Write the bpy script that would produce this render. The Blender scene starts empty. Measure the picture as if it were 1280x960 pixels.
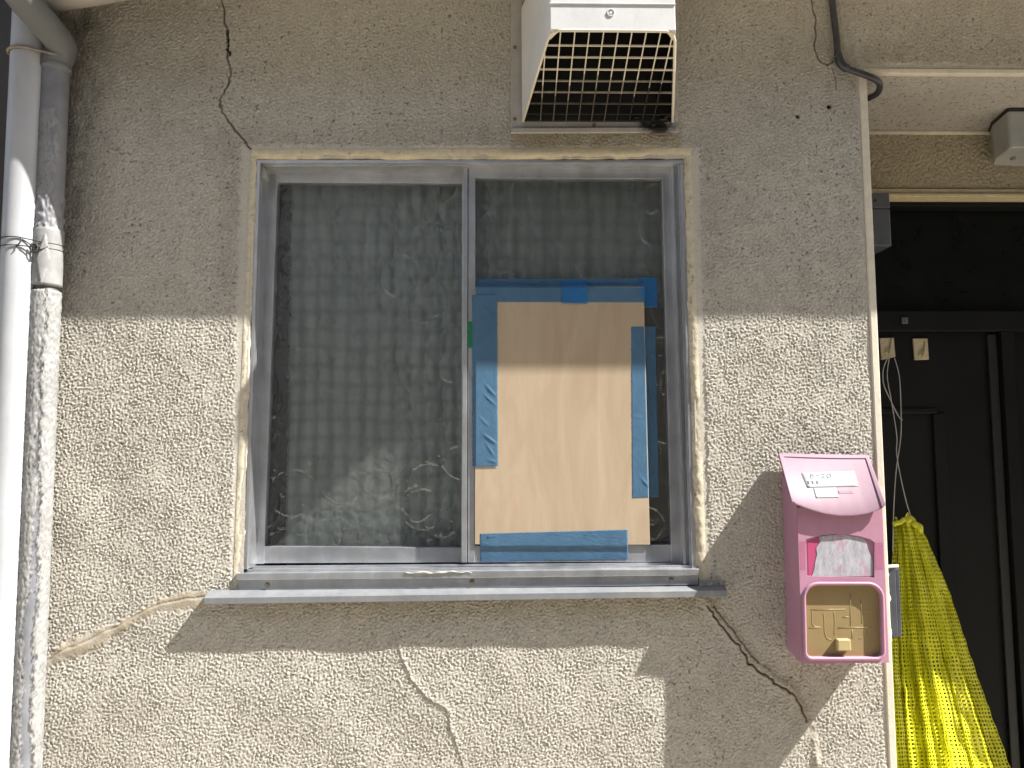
import bpy, bmesh, math, random
import numpy as np
from mathutils import Vector
random.seed(4)
rng = np.random.default_rng(11)
scn = bpy.context.scene
COL = scn.collection

# ------------------------------------------------------------------ camera
D = 1.45
CAM = Vector((0.0, -D, 1.45))
F = 961.0
PITCH, YAW, ROLL = math.radians(4.573), math.radians(1.35), math.radians(-0.332)
_fwd = Vector((math.sin(YAW)*math.cos(PITCH), math.cos(YAW)*math.cos(PITCH), math.sin(PITCH)))
_r0 = Vector((math.cos(YAW), -math.sin(YAW), 0))
_u0 = _r0.cross(_fwd)
RT = _r0*math.cos(ROLL) + _u0*math.sin(ROLL)
UP = -_r0*math.sin(ROLL) + _u0*math.cos(ROLL)
FW = _fwd
cd = bpy.data.cameras.new('camera')
cam = bpy.data.objects.new('camera', cd)
COL.objects.link(cam)
from mathutils import Matrix
M = Matrix(((RT.x, UP.x, -FW.x, CAM.x), (RT.y, UP.y, -FW.y, CAM.y), (RT.z, UP.z, -FW.z, CAM.z), (0, 0, 0, 1)))
cam.matrix_world = M
cd.sensor_width = 36.0
cd.lens = 36.0*F/1280.0
cd.clip_start = 0.02
cd.clip_end = 800
scn.camera = cam

# ------------------------------------------------------------------ light
SA, SB = 3.0, 3.6          # sideways and downward travel of the sunlight per metre of depth
sd = Vector((SA, -1.0, SB)).normalized()          # towards the sun
elev = math.asin(sd.z)
az = math.atan2(sd.x, sd.y)
w = bpy.data.worlds.new('World')
scn.world = w
w.use_nodes = True
nt = w.node_tree
bg = nt.nodes['Background']
sk = nt.nodes.new('ShaderNodeTexSky')
sk.sky_type = 'NISHITA'
sk.sun_disc = False
sk.sun_elevation = elev
sk.sun_rotation = az
sk.air_density = 1.0
sk.dust_density = 1.5
nt.links.new(sk.outputs[0], bg.inputs[0])
bg.inputs[1].default_value = 0.085
sl = bpy.data.lights.new('sun', 'SUN')
sl.energy = 5.0
sl.angle = math.radians(0.45)
sl.color = (1.0, 0.965, 0.91)
so = bpy.data.objects.new('sun', sl)
COL.objects.link(so)
so.location = (4, -4, 6)
so.rotation_euler = sd.to_track_quat('Z', 'Y').to_euler()
scn.view_settings.view_transform = 'Standard'
scn.view_settings.look = 'None'
scn.view_settings.gamma = 1
scn.view_settings.use_curve_mapping = False
scn.view_settings.exposure = 1.57
scn.render.engine = 'CYCLES'
scn.cycles.max_bounces = 8
scn.cycles.transparent_max_bounces = 16
scn.cycles.caustics_reflective = False
scn.cycles.caustics_refractive = True
scn.cycles.sample_clamp_indirect = 2.5

# ------------------------------------------------------------------ helpers
def P(px, py, y=0.0):
    """point of the place on the plane at depth y that the photograph shows at px, py"""
    d = RT*((px-640)/F) - UP*((py-480)/F) + FW
    t = (y - CAM.y)/d.y
    return CAM + d*t

def Pp(px, py, o, n):
    d = RT*((px-640)/F) - UP*((py-480)/F) + FW
    t = (o-CAM).dot(n)/d.dot(n)
    return CAM + d*t

def tag(o, label=None, cat=None, group=None, kind=None):
    if label: o['label'] = label
    if cat: o['category'] = cat
    if group: o['group'] = group
    if kind: o['kind'] = kind
    return o

def empty(name, loc, label, cat, group=None):
    o = bpy.data.objects.new(name, None)
    o.empty_display_size = 0.05
    COL.objects.link(o)
    o.location = loc
    return tag(o, label, cat, group)

def world_loc(o):
    v = Vector((0, 0, 0))
    while o is not None:
        v += o.location
        o = o.parent
    return v

def link(name, me, mat, parent=None, base=None, smooth=False):
    """link one mesh whose coordinates are those of the place; its origin goes to its parent's, or to base"""
    o = bpy.data.objects.new(name, me)
    COL.objects.link(o)
    off = world_loc(parent) if parent is not None else Vector(base or (0, 0, 0))
    if off.length > 0:
        me.transform(Matrix.Translation(-off))
    if parent is not None:
        o.parent = parent
    else:
        o.location = off
    for m in (mat if isinstance(mat, (list, tuple)) else [mat]):
        me.materials.append(m)
    if smooth:
        me.shade_smooth()
    return o

class MB:
    def __init__(self):
        self.bm = bmesh.new()
    def prism(self, front, back, bevel=0.0, seg=2, mi=0):
        """front and back: equal lists of points; closed solid"""
        t = bmesh.new()
        a = [t.verts.new(p) for p in front]
        b = [t.verts.new(p) for p in back]
        n = len(a)
        t.faces.new(a)
        t.faces.new(b[::-1])
        for i in range(n):
            t.faces.new((a[i], b[i], b[(i+1) % n], a[(i+1) % n]))
        bmesh.ops.recalc_face_normals(t, faces=t.faces)
        if bevel > 0:
            bmesh.ops.bevel(t, geom=list(t.edges), offset=bevel, segments=seg, profile=0.5, affect='EDGES', clamp_overlap=True)
        self.add(t, mi)
        return self
    def add(self, t, mi=0):
        for f in t.faces: f.material_index = mi
        me = bpy.data.meshes.new('tmp')
        t.to_mesh(me); t.free()
        self.bm.from_mesh(me)
        bpy.data.meshes.remove(me)
    def px(self, poly, yf, yb, bevel=0.0, seg=2, mi=0):
        fr = [P(a, b, yf) for a, b in poly]
        bk = [Vector((p.x, yb, p.z)) for p in fr]
        return self.prism(fr, bk, bevel, seg, mi)
    def box(self, x0, x1, y0, y1, z0, z1, bevel=0.0, seg=2, mi=0):
        f = [Vector((x0, y0, z0)), Vector((x1, y0, z0)), Vector((x1, y0, z1)), Vector((x0, y0, z1))]
        return self.prism(f, [Vector((p.x, y1, p.z)) for p in f], bevel, seg, mi)
    def tube(self, pts, rad, n=12, mi=0, smooth_steps=0, cap=True, closed=False):
        if smooth_steps: pts = spline(pts, smooth_steps)
        pts = [Vector(p) for p in pts]
        m = len(pts)
        if not hasattr(rad, '__len__'): rad = [rad]*m
        elif len(rad) != m:
            rad = list(np.interp(np.linspace(0, 1, m), np.linspace(0, 1, len(rad)), rad))
        t = bmesh.new()
        rings = []
        ref = None
        for i in range(m):
            if closed: d = (pts[(i+1) % m]-pts[i-1])
            else: d = pts[min(i+1, m-1)]-pts[max(i-1, 0)]
            d.normalize()
            if ref is None:
                ref = d.orthogonal().normalized()
            ref = (ref - d*ref.dot(d)).normalized()
            q = d.cross(ref)
            rings.append([t.verts.new(pts[i]+(ref*math.cos(2*math.pi*k/n)+q*math.sin(2*math.pi*k/n))*rad[i]) for k in range(n)])
        for i in range(m if closed else m-1):
            A, B = rings[i], rings[(i+1) % m]
            for k in range(n):
                t.faces.new((A[k], A[(k+1) % n], B[(k+1) % n], B[k]))
        if cap and not closed:
            t.faces.new(rings[0][::-1]); t.faces.new(rings[-1])
        bmesh.ops.recalc_face_normals(t, faces=t.faces)
        for f in t.faces: f.smooth = len(f.verts) == 4
        self.add(t, mi)
        return self
    def build(self, name, mat, parent=None, base=None, smooth=False):
        me = bpy.data.meshes.new(name)
        self.bm.to_mesh(me); self.bm.free()
        return link(name, me, mat, parent, base, smooth)

def spline(pts, k):
    pts = [Vector(p) for p in pts]
    out = []
    for i in range(len(pts)-1):
        p0, p1, p2, p3 = pts[max(i-1, 0)], pts[i], pts[i+1], pts[min(i+2, len(pts)-1)]
        for j in range(k):
            t = j/k
            out.append(0.5*((2*p1)+(p2-p0)*t+(2*p0-5*p1+4*p2-p3)*t*t+(3*p1-p0-3*p2+p3)*t**3))
    out.append(pts[-1])
    return out

def bandnoise(nx, nz, dx, lo, hi, seed):
    """noise with wavelengths between lo and hi metres, unit deviation"""
    g = np.random.default_rng(seed).standard_normal((nz, nx))
    f = np.fft.rfft2(g)
    k = np.sqrt(np.fft.fftfreq(nz, dx)[:, None]**2 + np.fft.rfftfreq(nx, dx)[None, :]**2)
    m = np.exp(-(k*lo)**2*1.2)*(1-np.exp(-(k*hi)**2*1.2))
    r = np.fft.irfft2(f*m, s=(nz, nx))
    return r/r.std()

def grid_mesh(name, pts, keep=None):
    """pts: (nz, nx, 3) array; keep: (nz-1, nx-1) bool"""
    nz, nx, _ = pts.shape
    idx = np.arange(nz*nx).reshape(nz, nx)
    q = np.stack([idx[:-1, :-1], idx[:-1, 1:], idx[1:, 1:], idx[1:, :-1]], -1)
    q = q[keep] if keep is not None else q.reshape(-1, 4)
    used = np.zeros(nz*nx, bool); used[q.ravel()] = True
    remap = np.cumsum(used)-1
    v = pts.reshape(-1, 3)[used]
    q = remap[q]
    me = bpy.data.meshes.new(name)
    me.vertices.add(len(v)); me.vertices.foreach_set('co', v.astype(np.float32).ravel())
    me.loops.add(q.size); me.loops.foreach_set('vertex_index', q.astype(np.int32).ravel())
    me.polygons.add(len(q))
    me.polygons.foreach_set('loop_start', np.arange(0, q.size, 4, dtype=np.int32))
    me.polygons.foreach_set('loop_total', np.full(len(q), 4, np.int32))
    me.update(calc_edges=True)
    return me, used

def attr(me, name, vals):
    a = me.attributes.new(name, 'FLOAT', 'POINT')
    a.data.foreach_set('value', np.ascontiguousarray(vals, np.float32))

# ------------------------------------------------------------------ materials
class Mat:
    def __init__(self, name):
        self.m = bpy.data.materials.new(name)
        self.m.use_nodes = True
        self.t = self.m.node_tree
        self.b = self.t.nodes['Principled BSDF']
        self.out = self.t.nodes['Material Output']
        self.co = self.t.nodes.new('ShaderNodeTexCoord').outputs['Object']
    def n(self, typ, **kw):
        x = self.t.nodes.new(typ)
        for k, v in kw.items():
            if hasattr(x, k): setattr(x, k, v)
            else: x.inputs[k].default_value = v
        return x
    def l(self, a, b): self.t.links.new(a, b)
    def noise(self, scale, detail=3, rough=0.55, stretch=None, dist=0.0):
        x = self.n('ShaderNodeTexNoise', Scale=scale, Detail=detail, Roughness=rough, Distortion=dist)
        src = self.co
        if stretch:
            mp = self.n('ShaderNodeMapping'); mp.inputs['Scale'].default_value = stretch
            self.l(self.co, mp.inputs['Vector']); src = mp.outputs[0]
        self.l(src, x.inputs['Vector'])
        return x.outputs['Fac']
    def ramp(self, fac, a, b, ca=(0, 0, 0, 1), cb=(1, 1, 1, 1)):
        r = self.n('ShaderNodeValToRGB')
        r.color_ramp.elements[0].position = a; r.color_ramp.elements[0].color = ca
        r.color_ramp.elements[1].position = b; r.color_ramp.elements[1].color = cb
        self.l(fac, r.inputs['Fac'])
        return r.outputs['Color']
    def mix(self, fac, a, b, blend='MIX'):
        x = self.n('ShaderNodeMix', data_type='RGBA', blend_type=blend)
        for s, v in ((x.inputs[0], fac), (x.inputs[6], a), (x.inputs[7], b)):
            if hasattr(v, 'links'): self.l(v, s)
            elif isinstance(v, (tuple, list)): s.default_value = (*v[:3], 1)
            else: s.default_value = v
        return x.outputs[2]
    def math(self, op, a, b=0.5):
        x = self.n('ShaderNodeMath', operation=op)
        for s, v in ((x.inputs[0], a), (x.inputs[1], b)):
            if hasattr(v, 'links'): self.l(v, s)
            else: s.default_value = v
        return x.outputs[0]
    def at(self, name):
        x = self.n('ShaderNodeAttribute'); x.attribute_name = name
        return x.outputs['Fac']
    def bump(self, h, dist, strength=1.0):
        x = self.n('ShaderNodeBump', Strength=strength, Distance=dist)
        self.l(h, x.inputs['Height']); self.l(x.outputs[0], self.b.inputs['Normal'])
        return x.outputs[0]
    def base(self, c):
        if hasattr(c, 'links'): self.l(c, self.b.inputs['Base Color'])
        else: self.b.inputs['Base Color'].default_value = (*c[:3], 1)
        return self
    def set(self, **kw):
        for k, v in kw.items():
            s = self.b.inputs[k.replace('_', ' ')]
            if hasattr(v, 'links'): self.l(v, s)
            else: s.default_value = v
        return self

def simple(name, c, rough=0.5, metal=0.0, vary=0.12, scale=30, bump=0.0, bscale=300, stretch=None):
    k = Mat(name)
    a = tuple(x*(1-vary) for x in c); b = tuple(min(1, x*(1+vary)) for x in c)
    f = k.noise(scale, 5, 0.6, stretch)
    k.base(k.ramp(f, 0.3, 0.7, (*a, 1), (*b, 1)))
    k.set(Metallic=metal)
    k.set(Roughness=k.math('ADD', k.math('MULTIPLY', f, 0.25), rough-0.12))
    if bump: k.bump(k.noise(bscale, 3), bump)
    return k.m

def stucco(name, attrs=True, grain=0.0006, tint=(1, 1, 1)):
    k = Mat(name)
    T = lambda c: tuple(x*y for x, y in zip(c, tint))
    c = k.mix(k.ramp(k.noise(3.5, 6, 0.65), 0.35, 0.65), T((0.445, 0.417, 0.36)), T((0.515, 0.487, 0.425)))
    c = k.mix(k.math('MULTIPLY', k.ramp(k.noise(60, 4, 0.7), 0.45, 0.7), 0.35), c, T((0.55, 0.53, 0.475)))
    c = k.mix(k.math('MULTIPLY', k.ramp(k.noise(190, 3, 0.6), 0.42, 0.62, (1, 1, 1, 1), (0, 0, 0, 1)), 0.38), c, T((0.27, 0.25, 0.21)))
    st = k.math('MULTIPLY', k.ramp(k.noise(5, 5, 0.7, (1.6, 1, 0.35)), 0.5, 0.75), 0.20)
    c = k.mix(st, c, T((0.25, 0.225, 0.18)))
    sp = k.ramp(k.noise(135, 3, 0.6), 0.595, 0.645)
    c = k.mix(k.math('MULTIPLY', sp, k.ramp(k.noise(7, 3), 0.28, 0.55)), c, T((0.18, 0.165, 0.14)))
    if attrs:
        c = k.mix(k.at('smooth'), c, T((0.52, 0.49, 0.42)))
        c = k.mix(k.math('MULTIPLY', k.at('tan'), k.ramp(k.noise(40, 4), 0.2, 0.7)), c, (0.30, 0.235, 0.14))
        g = k.math('MULTIPLY', k.at('grime'), k.ramp(k.noise(35, 5, 0.7, (1, 1, 0.5)), 0.25, 0.65))
        c = k.mix(g, c, (0.10, 0.092, 0.075))
        c = k.mix(k.at('patch'), c, (0.34, 0.29, 0.215))
        c = k.mix(k.at('crack'), c, (0.035, 0.03, 0.025))
    k.base(c).set(Roughness=0.92, Specular_IOR_Level=0.15)
    k.bump(k.noise(300, 4, 0.75), grain*1.8, 0.8)
    return k.m

M_STUCCO = stucco('stucco')
M_STUCCO_PLAIN = stucco('stucco_plain', False)
M_SOFFIT = stucco('soffit_plaster', False, 0.0012, (0.92, 0.92, 0.95))
M_LIP = simple('cream_paint', (0.58, 0.49, 0.31), 0.7, 0, 0.15, 60, 0.0008, 250)
M_TRIMPAINT = simple('pale_trim_paint', (0.60, 0.55, 0.45), 0.75, 0, 0.1, 40, 0.0005, 300)

def alu(name, c=(0.60, 0.615, 0.64), rough=0.36, metal=0.85):
    k = Mat(name)
    f = k.noise(14, 6, 0.7, (1, 1, 1))
    col = k.ramp(f, 0.3, 0.7, (*[x*0.86 for x in c], 1), (*[min(1, x*1.08) for x in c], 1))
    pit = k.ramp(k.noise(260, 2, 0.6), 0.66, 0.72)
    col = k.mix(k.math('MULTIPLY', pit, 0.45), col, (0.30, 0.29, 0.27))
    dust = k.math('MULTIPLY', k.ramp(k.noise(22, 5, 0.7, (1, 1, 0.3)), 0.45, 0.7), 0.4)
    col = k.mix(dust, col, (0.36, 0.34, 0.31))
    k.base(col).set(Metallic=metal, Roughness=k.math('ADD', k.math('MULTIPLY', f, 0.3), rough-0.15))
    k.bump(k.noise(180, 3), 0.0002, 0.5)
    return k.m
M_ALU = alu('weathered_aluminium')
M_ALU_DARK = alu('dark_gasket_aluminium', (0.40, 0.41, 0.43), 0.5, 0.6)  # darker, rougher aluminium
M_SILL = alu('sill_flashing', (0.20, 0.212, 0.227), 0.55, 0.3)
M_BLACK = simple('black_rubber', (0.02, 0.02, 0.021), 0.6)
M_SCREW = simple('rusty_screw', (0.16, 0.12, 0.09), 0.6, 0.5, 0.3, 200)

# textured glass
def glass():
    k = Mat('figured_glass')
    k.t.nodes.remove(k.b)
    tr = k.n('ShaderNodeBsdfTransparent'); tr.inputs[0].default_value = (0.90, 0.96, 0.95, 1)
    rf = k.n('ShaderNodeBsdfRefraction', IOR=1.33, Roughness=0.07); rf.inputs[0].default_value = (0.90, 0.96, 0.95, 1)
    gl = k.n('ShaderNodeBsdfGlossy', Roughness=0.08); gl.inputs[0].default_value = (1, 1, 1, 1)
    df = k.n('ShaderNodeBsdfDiffuse'); df.inputs[0].default_value = (0.50, 0.53, 0.51, 1)
    bp = k.n('ShaderNodeBump', Strength=0.6, Distance=0.0015)
    k.l(k.noise(90, 3, 0.6), bp.inputs['Height'])
    for s in (rf, gl): k.l(bp.outputs[0], s.inputs['Normal'])
    m1 = k.n('ShaderNodeMixShader', Fac=0.62); k.l(tr.outputs[0], m1.inputs[1]); k.l(rf.outputs[0], m1.inputs[2])
    m0 = k.n('ShaderNodeMixShader', Fac=0.08); k.l(m1.outputs[0], m0.inputs[1]); k.l(df.outputs[0], m0.inputs[2])
    fr = k.n('ShaderNodeFresnel', IOR=1.75); k.l(bp.outputs[0], fr.inputs['Normal'])
    m2 = k.n('ShaderNodeMixShader'); k.l(fr.outputs[0], m2.inputs[0]); k.l(m0.outputs[0], m2.inputs[1]); k.l(gl.outputs[0], m2.inputs[2])
    k.l(m2.outputs[0], k.out.inputs[0])
    return k.m
M_GLASS = glass()

def curtain_mat():
    k = Mat('checked_curtain')
    nz_ = k.n('ShaderNodeTexNoise', Scale=9.0, Detail=3); k.l(k.co, nz_.inputs['Vector'])
    off = k.n('ShaderNodeVectorMath', operation='MULTIPLY_ADD'); k.l(nz_.outputs['Color'], off.inputs[0]); off.inputs[1].default_value = (0.026, 0, 0.022); k.l(k.co, off.inputs[2])
    sx = k.n('ShaderNodeSeparateXYZ'); k.l(off.outputs[0], sx.inputs[0])
    def band(o, per, w):
        f = k.math('FRACT', k.math('MULTIPLY', o, 1/per), 0)
        d = k.math('ABSOLUTE', k.math('SUBTRACT', f, 0.5), 0)
        return k.ramp(d, w, w+0.2)
    bx = band(sx.outputs['X'], 0.031, 0.2)
    bz = band(sx.outputs['Z'], 0.037, 0.25)
    c = k.mix(k.math('MULTIPLY', bx, 0.5), (0.90, 0.93, 0.91), (0.31, 0.36, 0.355))
    c = k.mix(k.math('MULTIPLY', bz, 0.28), c, (0.27, 0.30, 0.28))
    k.base(c).set(Roughness=0.95, Specular_IOR_Level=0.05)
    return k.m
M_CURTAIN = curtain_mat()

def plywood_mat():
    k = Mat('plywood')
    g = k.noise(7, 6, 0.62, (3.0, 1, 0.55), 1.2)
    g2 = k.noise(120, 3, 0.6, (3, 1, 0.06))
    c = k.ramp(g, 0.3, 0.72, (0.345, 0.262, 0.178, 1), (0.425, 0.342, 0.242, 1))
    c = k.mix(k.math('MULTIPLY', k.ramp(g2, 0.45, 0.7), 0.12), c, (0.46, 0.32, 0.20))
    c = k.mix(k.math('MULTIPLY', k.ramp(k.noise(30, 2, 0.5, (1, 1, 0.3)), 0.66, 0.74), 0.25), c, (0.42, 0.24, 0.15))
    k.base(c).set(Roughness=0.62, Specular_IOR_Level=0.3)
    k.bump(g2, 0.0003, 0.5)
    return k.m
M_PLY = plywood_mat()

def tape_mat(name, c, trans):
    k = Mat(name)
    f = k.noise(25, 5, 0.7)
    k.base(k.ramp(f, 0.3, 0.7, (*[x*0.85 for x in c], 1), (*[min(1, x*1.15) for x in c], 1)))
    k.set(Roughness=0.33, Specular_IOR_Level=0.5)
    k.bump(k.noise(40, 4, 0.65, (1, 1, 0.5)), 0.0012, 0.25)
    tr = k.n('ShaderNodeBsdfTransparent'); tr.inputs[0].default_value = (*[min(1, x*1.6+0.12) for x in c], 1)
    mx = k.n('ShaderNodeMixShader', Fac=trans)
    k.l(k.b.outputs[0], mx.inputs[1]); k.l(tr.outputs[0], mx.inputs[2])
    k.l(mx.outputs[0], k.out.inputs[0])
    return k.m
M_TAPE = tape_mat('blue_tape', (0.145, 0.275, 0.40), 0.55)
M_TAPE2 = tape_mat('blue_tape_doubled', (0.03, 0.16, 0.38), 0.2)
M_TAPEG = tape_mat('green_tape', (0.015, 0.17, 0.06), 0.05)

def plastic(name, c, rough=0.45, spots=None):
    k = Mat(name)
    f = k.noise(9, 5, 0.65)
    col = k.ramp(f, 0.3, 0.7, (*[x*0.90 for x in c], 1), (*[min(1, x*1.08) for x in c], 1))
    dirt = k.math('MULTIPLY', k.ramp(k.noise(45, 5, 0.7, (1, 1, 0.4)), 0.55, 0.75), 0.22)
    col = k.mix(dirt, col, tuple(x*0.62 for x in c))
    if spots:
        sp = k.ramp(k.noise(110, 2, 0.5), 0.70, 0.74)
        col = k.mix(k.math('MULTIPLY', sp, 0.6), col, spots)
    k.base(col).set(Roughness=k.math('ADD', k.math('MULTIPLY', f, 0.25), rough-0.12), Specular_IOR_Level=0.35)
    k.bump(k.noise(200, 3), 0.00025, 0.5)
    return k.m
M_PINK = plastic('faded_pink_plastic', (0.40, 0.205, 0.285))
M_PINKLID = plastic('bleached_pink_plastic', (0.225, 0.138, 0.175), 0.55, (0.20, 0.08, 0.09))
M_MAGENTA = plastic('deep_pink_print', (0.40, 0.06, 0.15))
M_TAN = plastic('tan_plastic', (0.27, 0.20, 0.095), 0.4)
M_KNOB = plastic('cream_plastic', (0.42, 0.34, 0.17), 0.4)
M_PAPER = simple('paper_label', (0.30, 0.33, 0.325), 0.7, 0, 0.04, 60)
M_PENCIL = simple('faded_ink', (0.10, 0.11, 0.12), 0.8)
M_FADEDRED = simple('faded_red_print', (0.18, 0.085, 0.11), 0.6)
def torn():
    k = Mat('torn_sticker')
    f = k.noise(160, 5, 0.7, (1, 1, 0.35))
    c = k.ramp(f, 0.35, 0.65, (0.26, 0.255, 0.29, 1), (0.42, 0.415, 0.455, 1))
    c = k.mix(k.math('MULTIPLY', k.ramp(k.noise(45, 3), 0.56, 0.66), 0.5), c, (0.40, 0.19, 0.27))
    k.base(c).set(Roughness=0.85)
    k.bump(f, 0.0008, 0.6)
    return k.m
M_TORN = torn()
M_WHITEPLASTIC = plastic('white_hood_plastic', (0.60, 0.60, 0.59), 0.4)
M_FLANGE = simple('dull_flange', (0.40, 0.38, 0.34), 0.6, 0.1, 0.15, 40)
M_GRIDPL = plastic('yellowed_grille', (0.66, 0.60, 0.48), 0.5)
M_MID = simple('smoked_grille', (0.26, 0.23, 0.18), 0.5, 0, 0.3, 90)
M_GREASE = simple('greasy_grille', (0.075, 0.063, 0.048), 0.45, 0, 0.4, 90)
M_GREASE2 = simple('black_grease', (0.008, 0.007, 0.006), 0.55, 0, 0.4, 90)
M_WHITEPIPE = plastic('white_pipe', (0.36, 0.37, 0.385), 0.35)
M_GREYPIPE = plastic('grey_pipe', (0.13, 0.134, 0.134), 0.5)
M_CREAMPIPE = plastic('cream_gutter', (0.36, 0.33, 0.29), 0.5)
M_WIRE = simple('dark_wire', (0.05, 0.048, 0.045), 0.5, 0.6)
M_RUST = simple('rusty_strap', (0.24, 0.20, 0.16), 0.7, 0.3, 0.3, 80)
M_CONDUIT = simple('black_conduit', (0.032, 0.032, 0.04), 0.45, 0, 0.3, 50)
M_DOOR = simple('black_door', (0.0075, 0.0078, 0.0078), 0.55, 0, 0.2, 8); M_DOOR.node_tree.nodes['Principled BSDF'].inputs['Specular IOR Level'].default_value = 0.2
M_DOORGLASS = simple('black_door_panel', (0.005, 0.006, 0.0055), 0.3, 0, 0.3, 20); M_DOORGLASS.node_tree.nodes['Principled BSDF'].inputs['Specular IOR Level'].default_value = 0.25
M_HOOK = simple('beige_hook_plastic', (0.50, 0.42, 0.27), 0.5, 0, 0.15, 60)
M_STRING = simple('pale_string', (0.45, 0.43, 0.40), 0.8)
M_GREYBOX = simple('smoky_grey_plastic', (0.085, 0.09, 0.10), 0.4, 0, 0.15, 30)
M_GREYBOX2 = simple('grey_plate_plastic', (0.055, 0.06, 0.07), 0.4, 0, 0.15, 30)
M_CAULK = simple('white_caulk', (0.62, 0.60, 0.54), 0.7, 0, 0.15, 60, 0.002, 120)
M_LAMPBASE = simple('black_lamp_base', (0.015, 0.015, 0.015), 0.4)
M_ASPHALT = simple('lane_concrete', (0.42, 0.375, 0.305), 0.9, 0, 0.25, 3, 0.003, 90)
M_ROOF = simple('eave_board', (0.74, 0.70, 0.61), 0.8, 0, 0.15, 8)
M_ROOM = simple('dim_room', (0.10, 0.09, 0.08), 0.9)
M_CARD = simple('brown_sheet', (0.17, 0.13, 0.085), 0.8, 0, 0.15, 30)

def net_mat():
    k = Mat('yellow_netting')
    k.t.nodes.remove(k.b)
    f = k.noise(20, 4)
    c = k.ramp(f, 0.3, 0.7, (0.72, 0.71, 0.03, 1), (0.86, 0.86, 0.07, 1))
    d = k.n('ShaderNodeBsdfDiffuse'); k.l(c, d.inputs[0])
    t = k.n('ShaderNodeBsdfTranslucent'); k.l(c, t.inputs[0])
    m = k.n('ShaderNodeMixShader', Fac=0.4); k.l(d.outputs[0], m.inputs[1]); k.l(t.outputs[0], m.inputs[2])
    g = k.n('ShaderNodeBsdfGlossy', Roughness=0.35); g.inputs[0].default_value = (1, 1, 0.8, 1)
    m2 = k.n('ShaderNodeMixShader', Fac=0.05); k.l(m.outputs[0], m2.inputs[1]); k.l(g.outputs[0], m2.inputs[2])
    k.l(m2.outputs[0], k.out.inputs[0])
    return k.m
M_NET = net_mat()

def peel_mat():
    k = Mat('peeling_paint_pipe')
    bare = k.ramp(k.noise(25, 4), 0.3, 0.7, (0.13, 0.135, 0.15, 1), (0.20, 0.205, 0.22, 1))
    paint = k.ramp(k.noise(30, 5, 0.7), 0.3, 0.7, (0.20, 0.198, 0.19, 1), (0.31, 0.31, 0.305, 1))
    paint = k.mix(k.math('MULTIPLY', k.ramp(k.noise(70, 4), 0.5, 0.7), 0.4), paint, (0.16, 0.155, 0.14))
    c = k.mix(k.at('paint'), bare, paint)
    c = k.mix(k.at('crack'), c, (0.07, 0.065, 0.06))
    k.base(c).set(Roughness=0.55)
    k.bump(k.noise(220, 3), 0.0006, 0.6)
    return k.m
M_PEEL = peel_mat()

# ------------------------------------------------------------------ ground
m = MB()
m.box(-300, 300, -300, 300, -0.3, 0)
tag(m.build('ground', M_ASPHALT), kind='structure')

# ------------------------------------------------------------------ house across the lane, seen in the glass
def opposite(label, x0, x1, c, wins):
    o = empty('opposite_house', ((x0+x1)/2, -6.1, 0), label, 'house')
    m = MB(); m.box(x0, x1, -8.0, -4.2, 0, 5.4)
    m.build('wall', simple('opposite_wall', c, 0.9, 0, 0.15, 2), o)
    m = MB(); m.prism([Vector((x0-0.1, -3.9, 5.35)), Vector((x1+0.1, -3.9, 5.35)), Vector((x1+0.1, -6.1, 6.6)), Vector((x0-0.1, -6.1, 6.6))], [Vector((x0-0.1, -3.9, 5.25)), Vector((x1+0.1, -3.9, 5.25)), Vector((x1+0.1, -8.3, 5.25)), Vector((x0-0.1, -8.3, 5.25))])
    m.build('roof', simple('opposite_roof', (0.10, 0.10, 0.11), 0.7), o)
    for wx in wins:
        m = MB(); m.box(wx, wx+1.2, -4.215, -4.18, 1.2, 2.3, 0.003)
        m.build('window', simple('opposite_window', (0.06, 0.065, 0.07), 0.2), o)
opposite('pale house across the lane, mirrored in the left window pane', -9, -0.66, (0.52, 0.50, 0.46), (-6.4, -3.4))
opposite('dark house across the lane, mirrored in the right window pane', -0.28, 9, (0.07, 0.066, 0.06), (1.2, 4.6))

# ------------------------------------------------------------------ house
house = empty('house', (0, 0, 0), 'beige stuccoed house front with aluminium sliding window and dark recessed entrance', 'house')
XC = 0.5*(P(1084.5, 130).x + P(1117.5, 955).x)       # corner of the entrance recess
ZS = P(1180, 90).z                                    # entrance soffit
RD = 0.285                                            # depth of the recess
XR = 1.65                                             # far side of the entrance
# window opening in the wall (outer edge of the sealed lip)
OX0 = 0.5*(P(320, 205).x + P(299, 730).x); OX1 = 0.5*(P(857, 205).x + P(877, 725).x)
OZ1 = P(590, 197).z; OZ0 = P(590, 736).z

fx0, fx1, fz0, fz1, h_ = -1.03, 1.10, 0.66, 2.34, 0.0017
xs = np.arange(fx0, fx1, h_); zs = np.arange(fz0, fz1, h_)
NX, NZ = len(xs), len(zs)
X, Z = np.meshgrid(xs, zs)
n1 = bandnoise(NX, NZ, h_, 0.0039, 0.0084, 1)
n2 = bandnoise(NX, NZ, h_, 0.0040, 0.006, 2)
n3 = bandnoise(NX, NZ, h_, 0.12, 0.5, 3)
n4 = bandnoise(NX, NZ, h_, 0.03, 0.08, 4)
H = 0.00088*np.tanh(1.0*n1) + 0.00030*n2
H *= (1 + 0.15*np.clip(n4, -1.5, 1.5))
def sstep(a, b, x):
    t = np.clip((x-a)/(b-a), 0, 1); return t*t*(3-2*t)
jag = 0.0015*bandnoise(NX, NZ, h_, 0.006, 0.03, 7)
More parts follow.
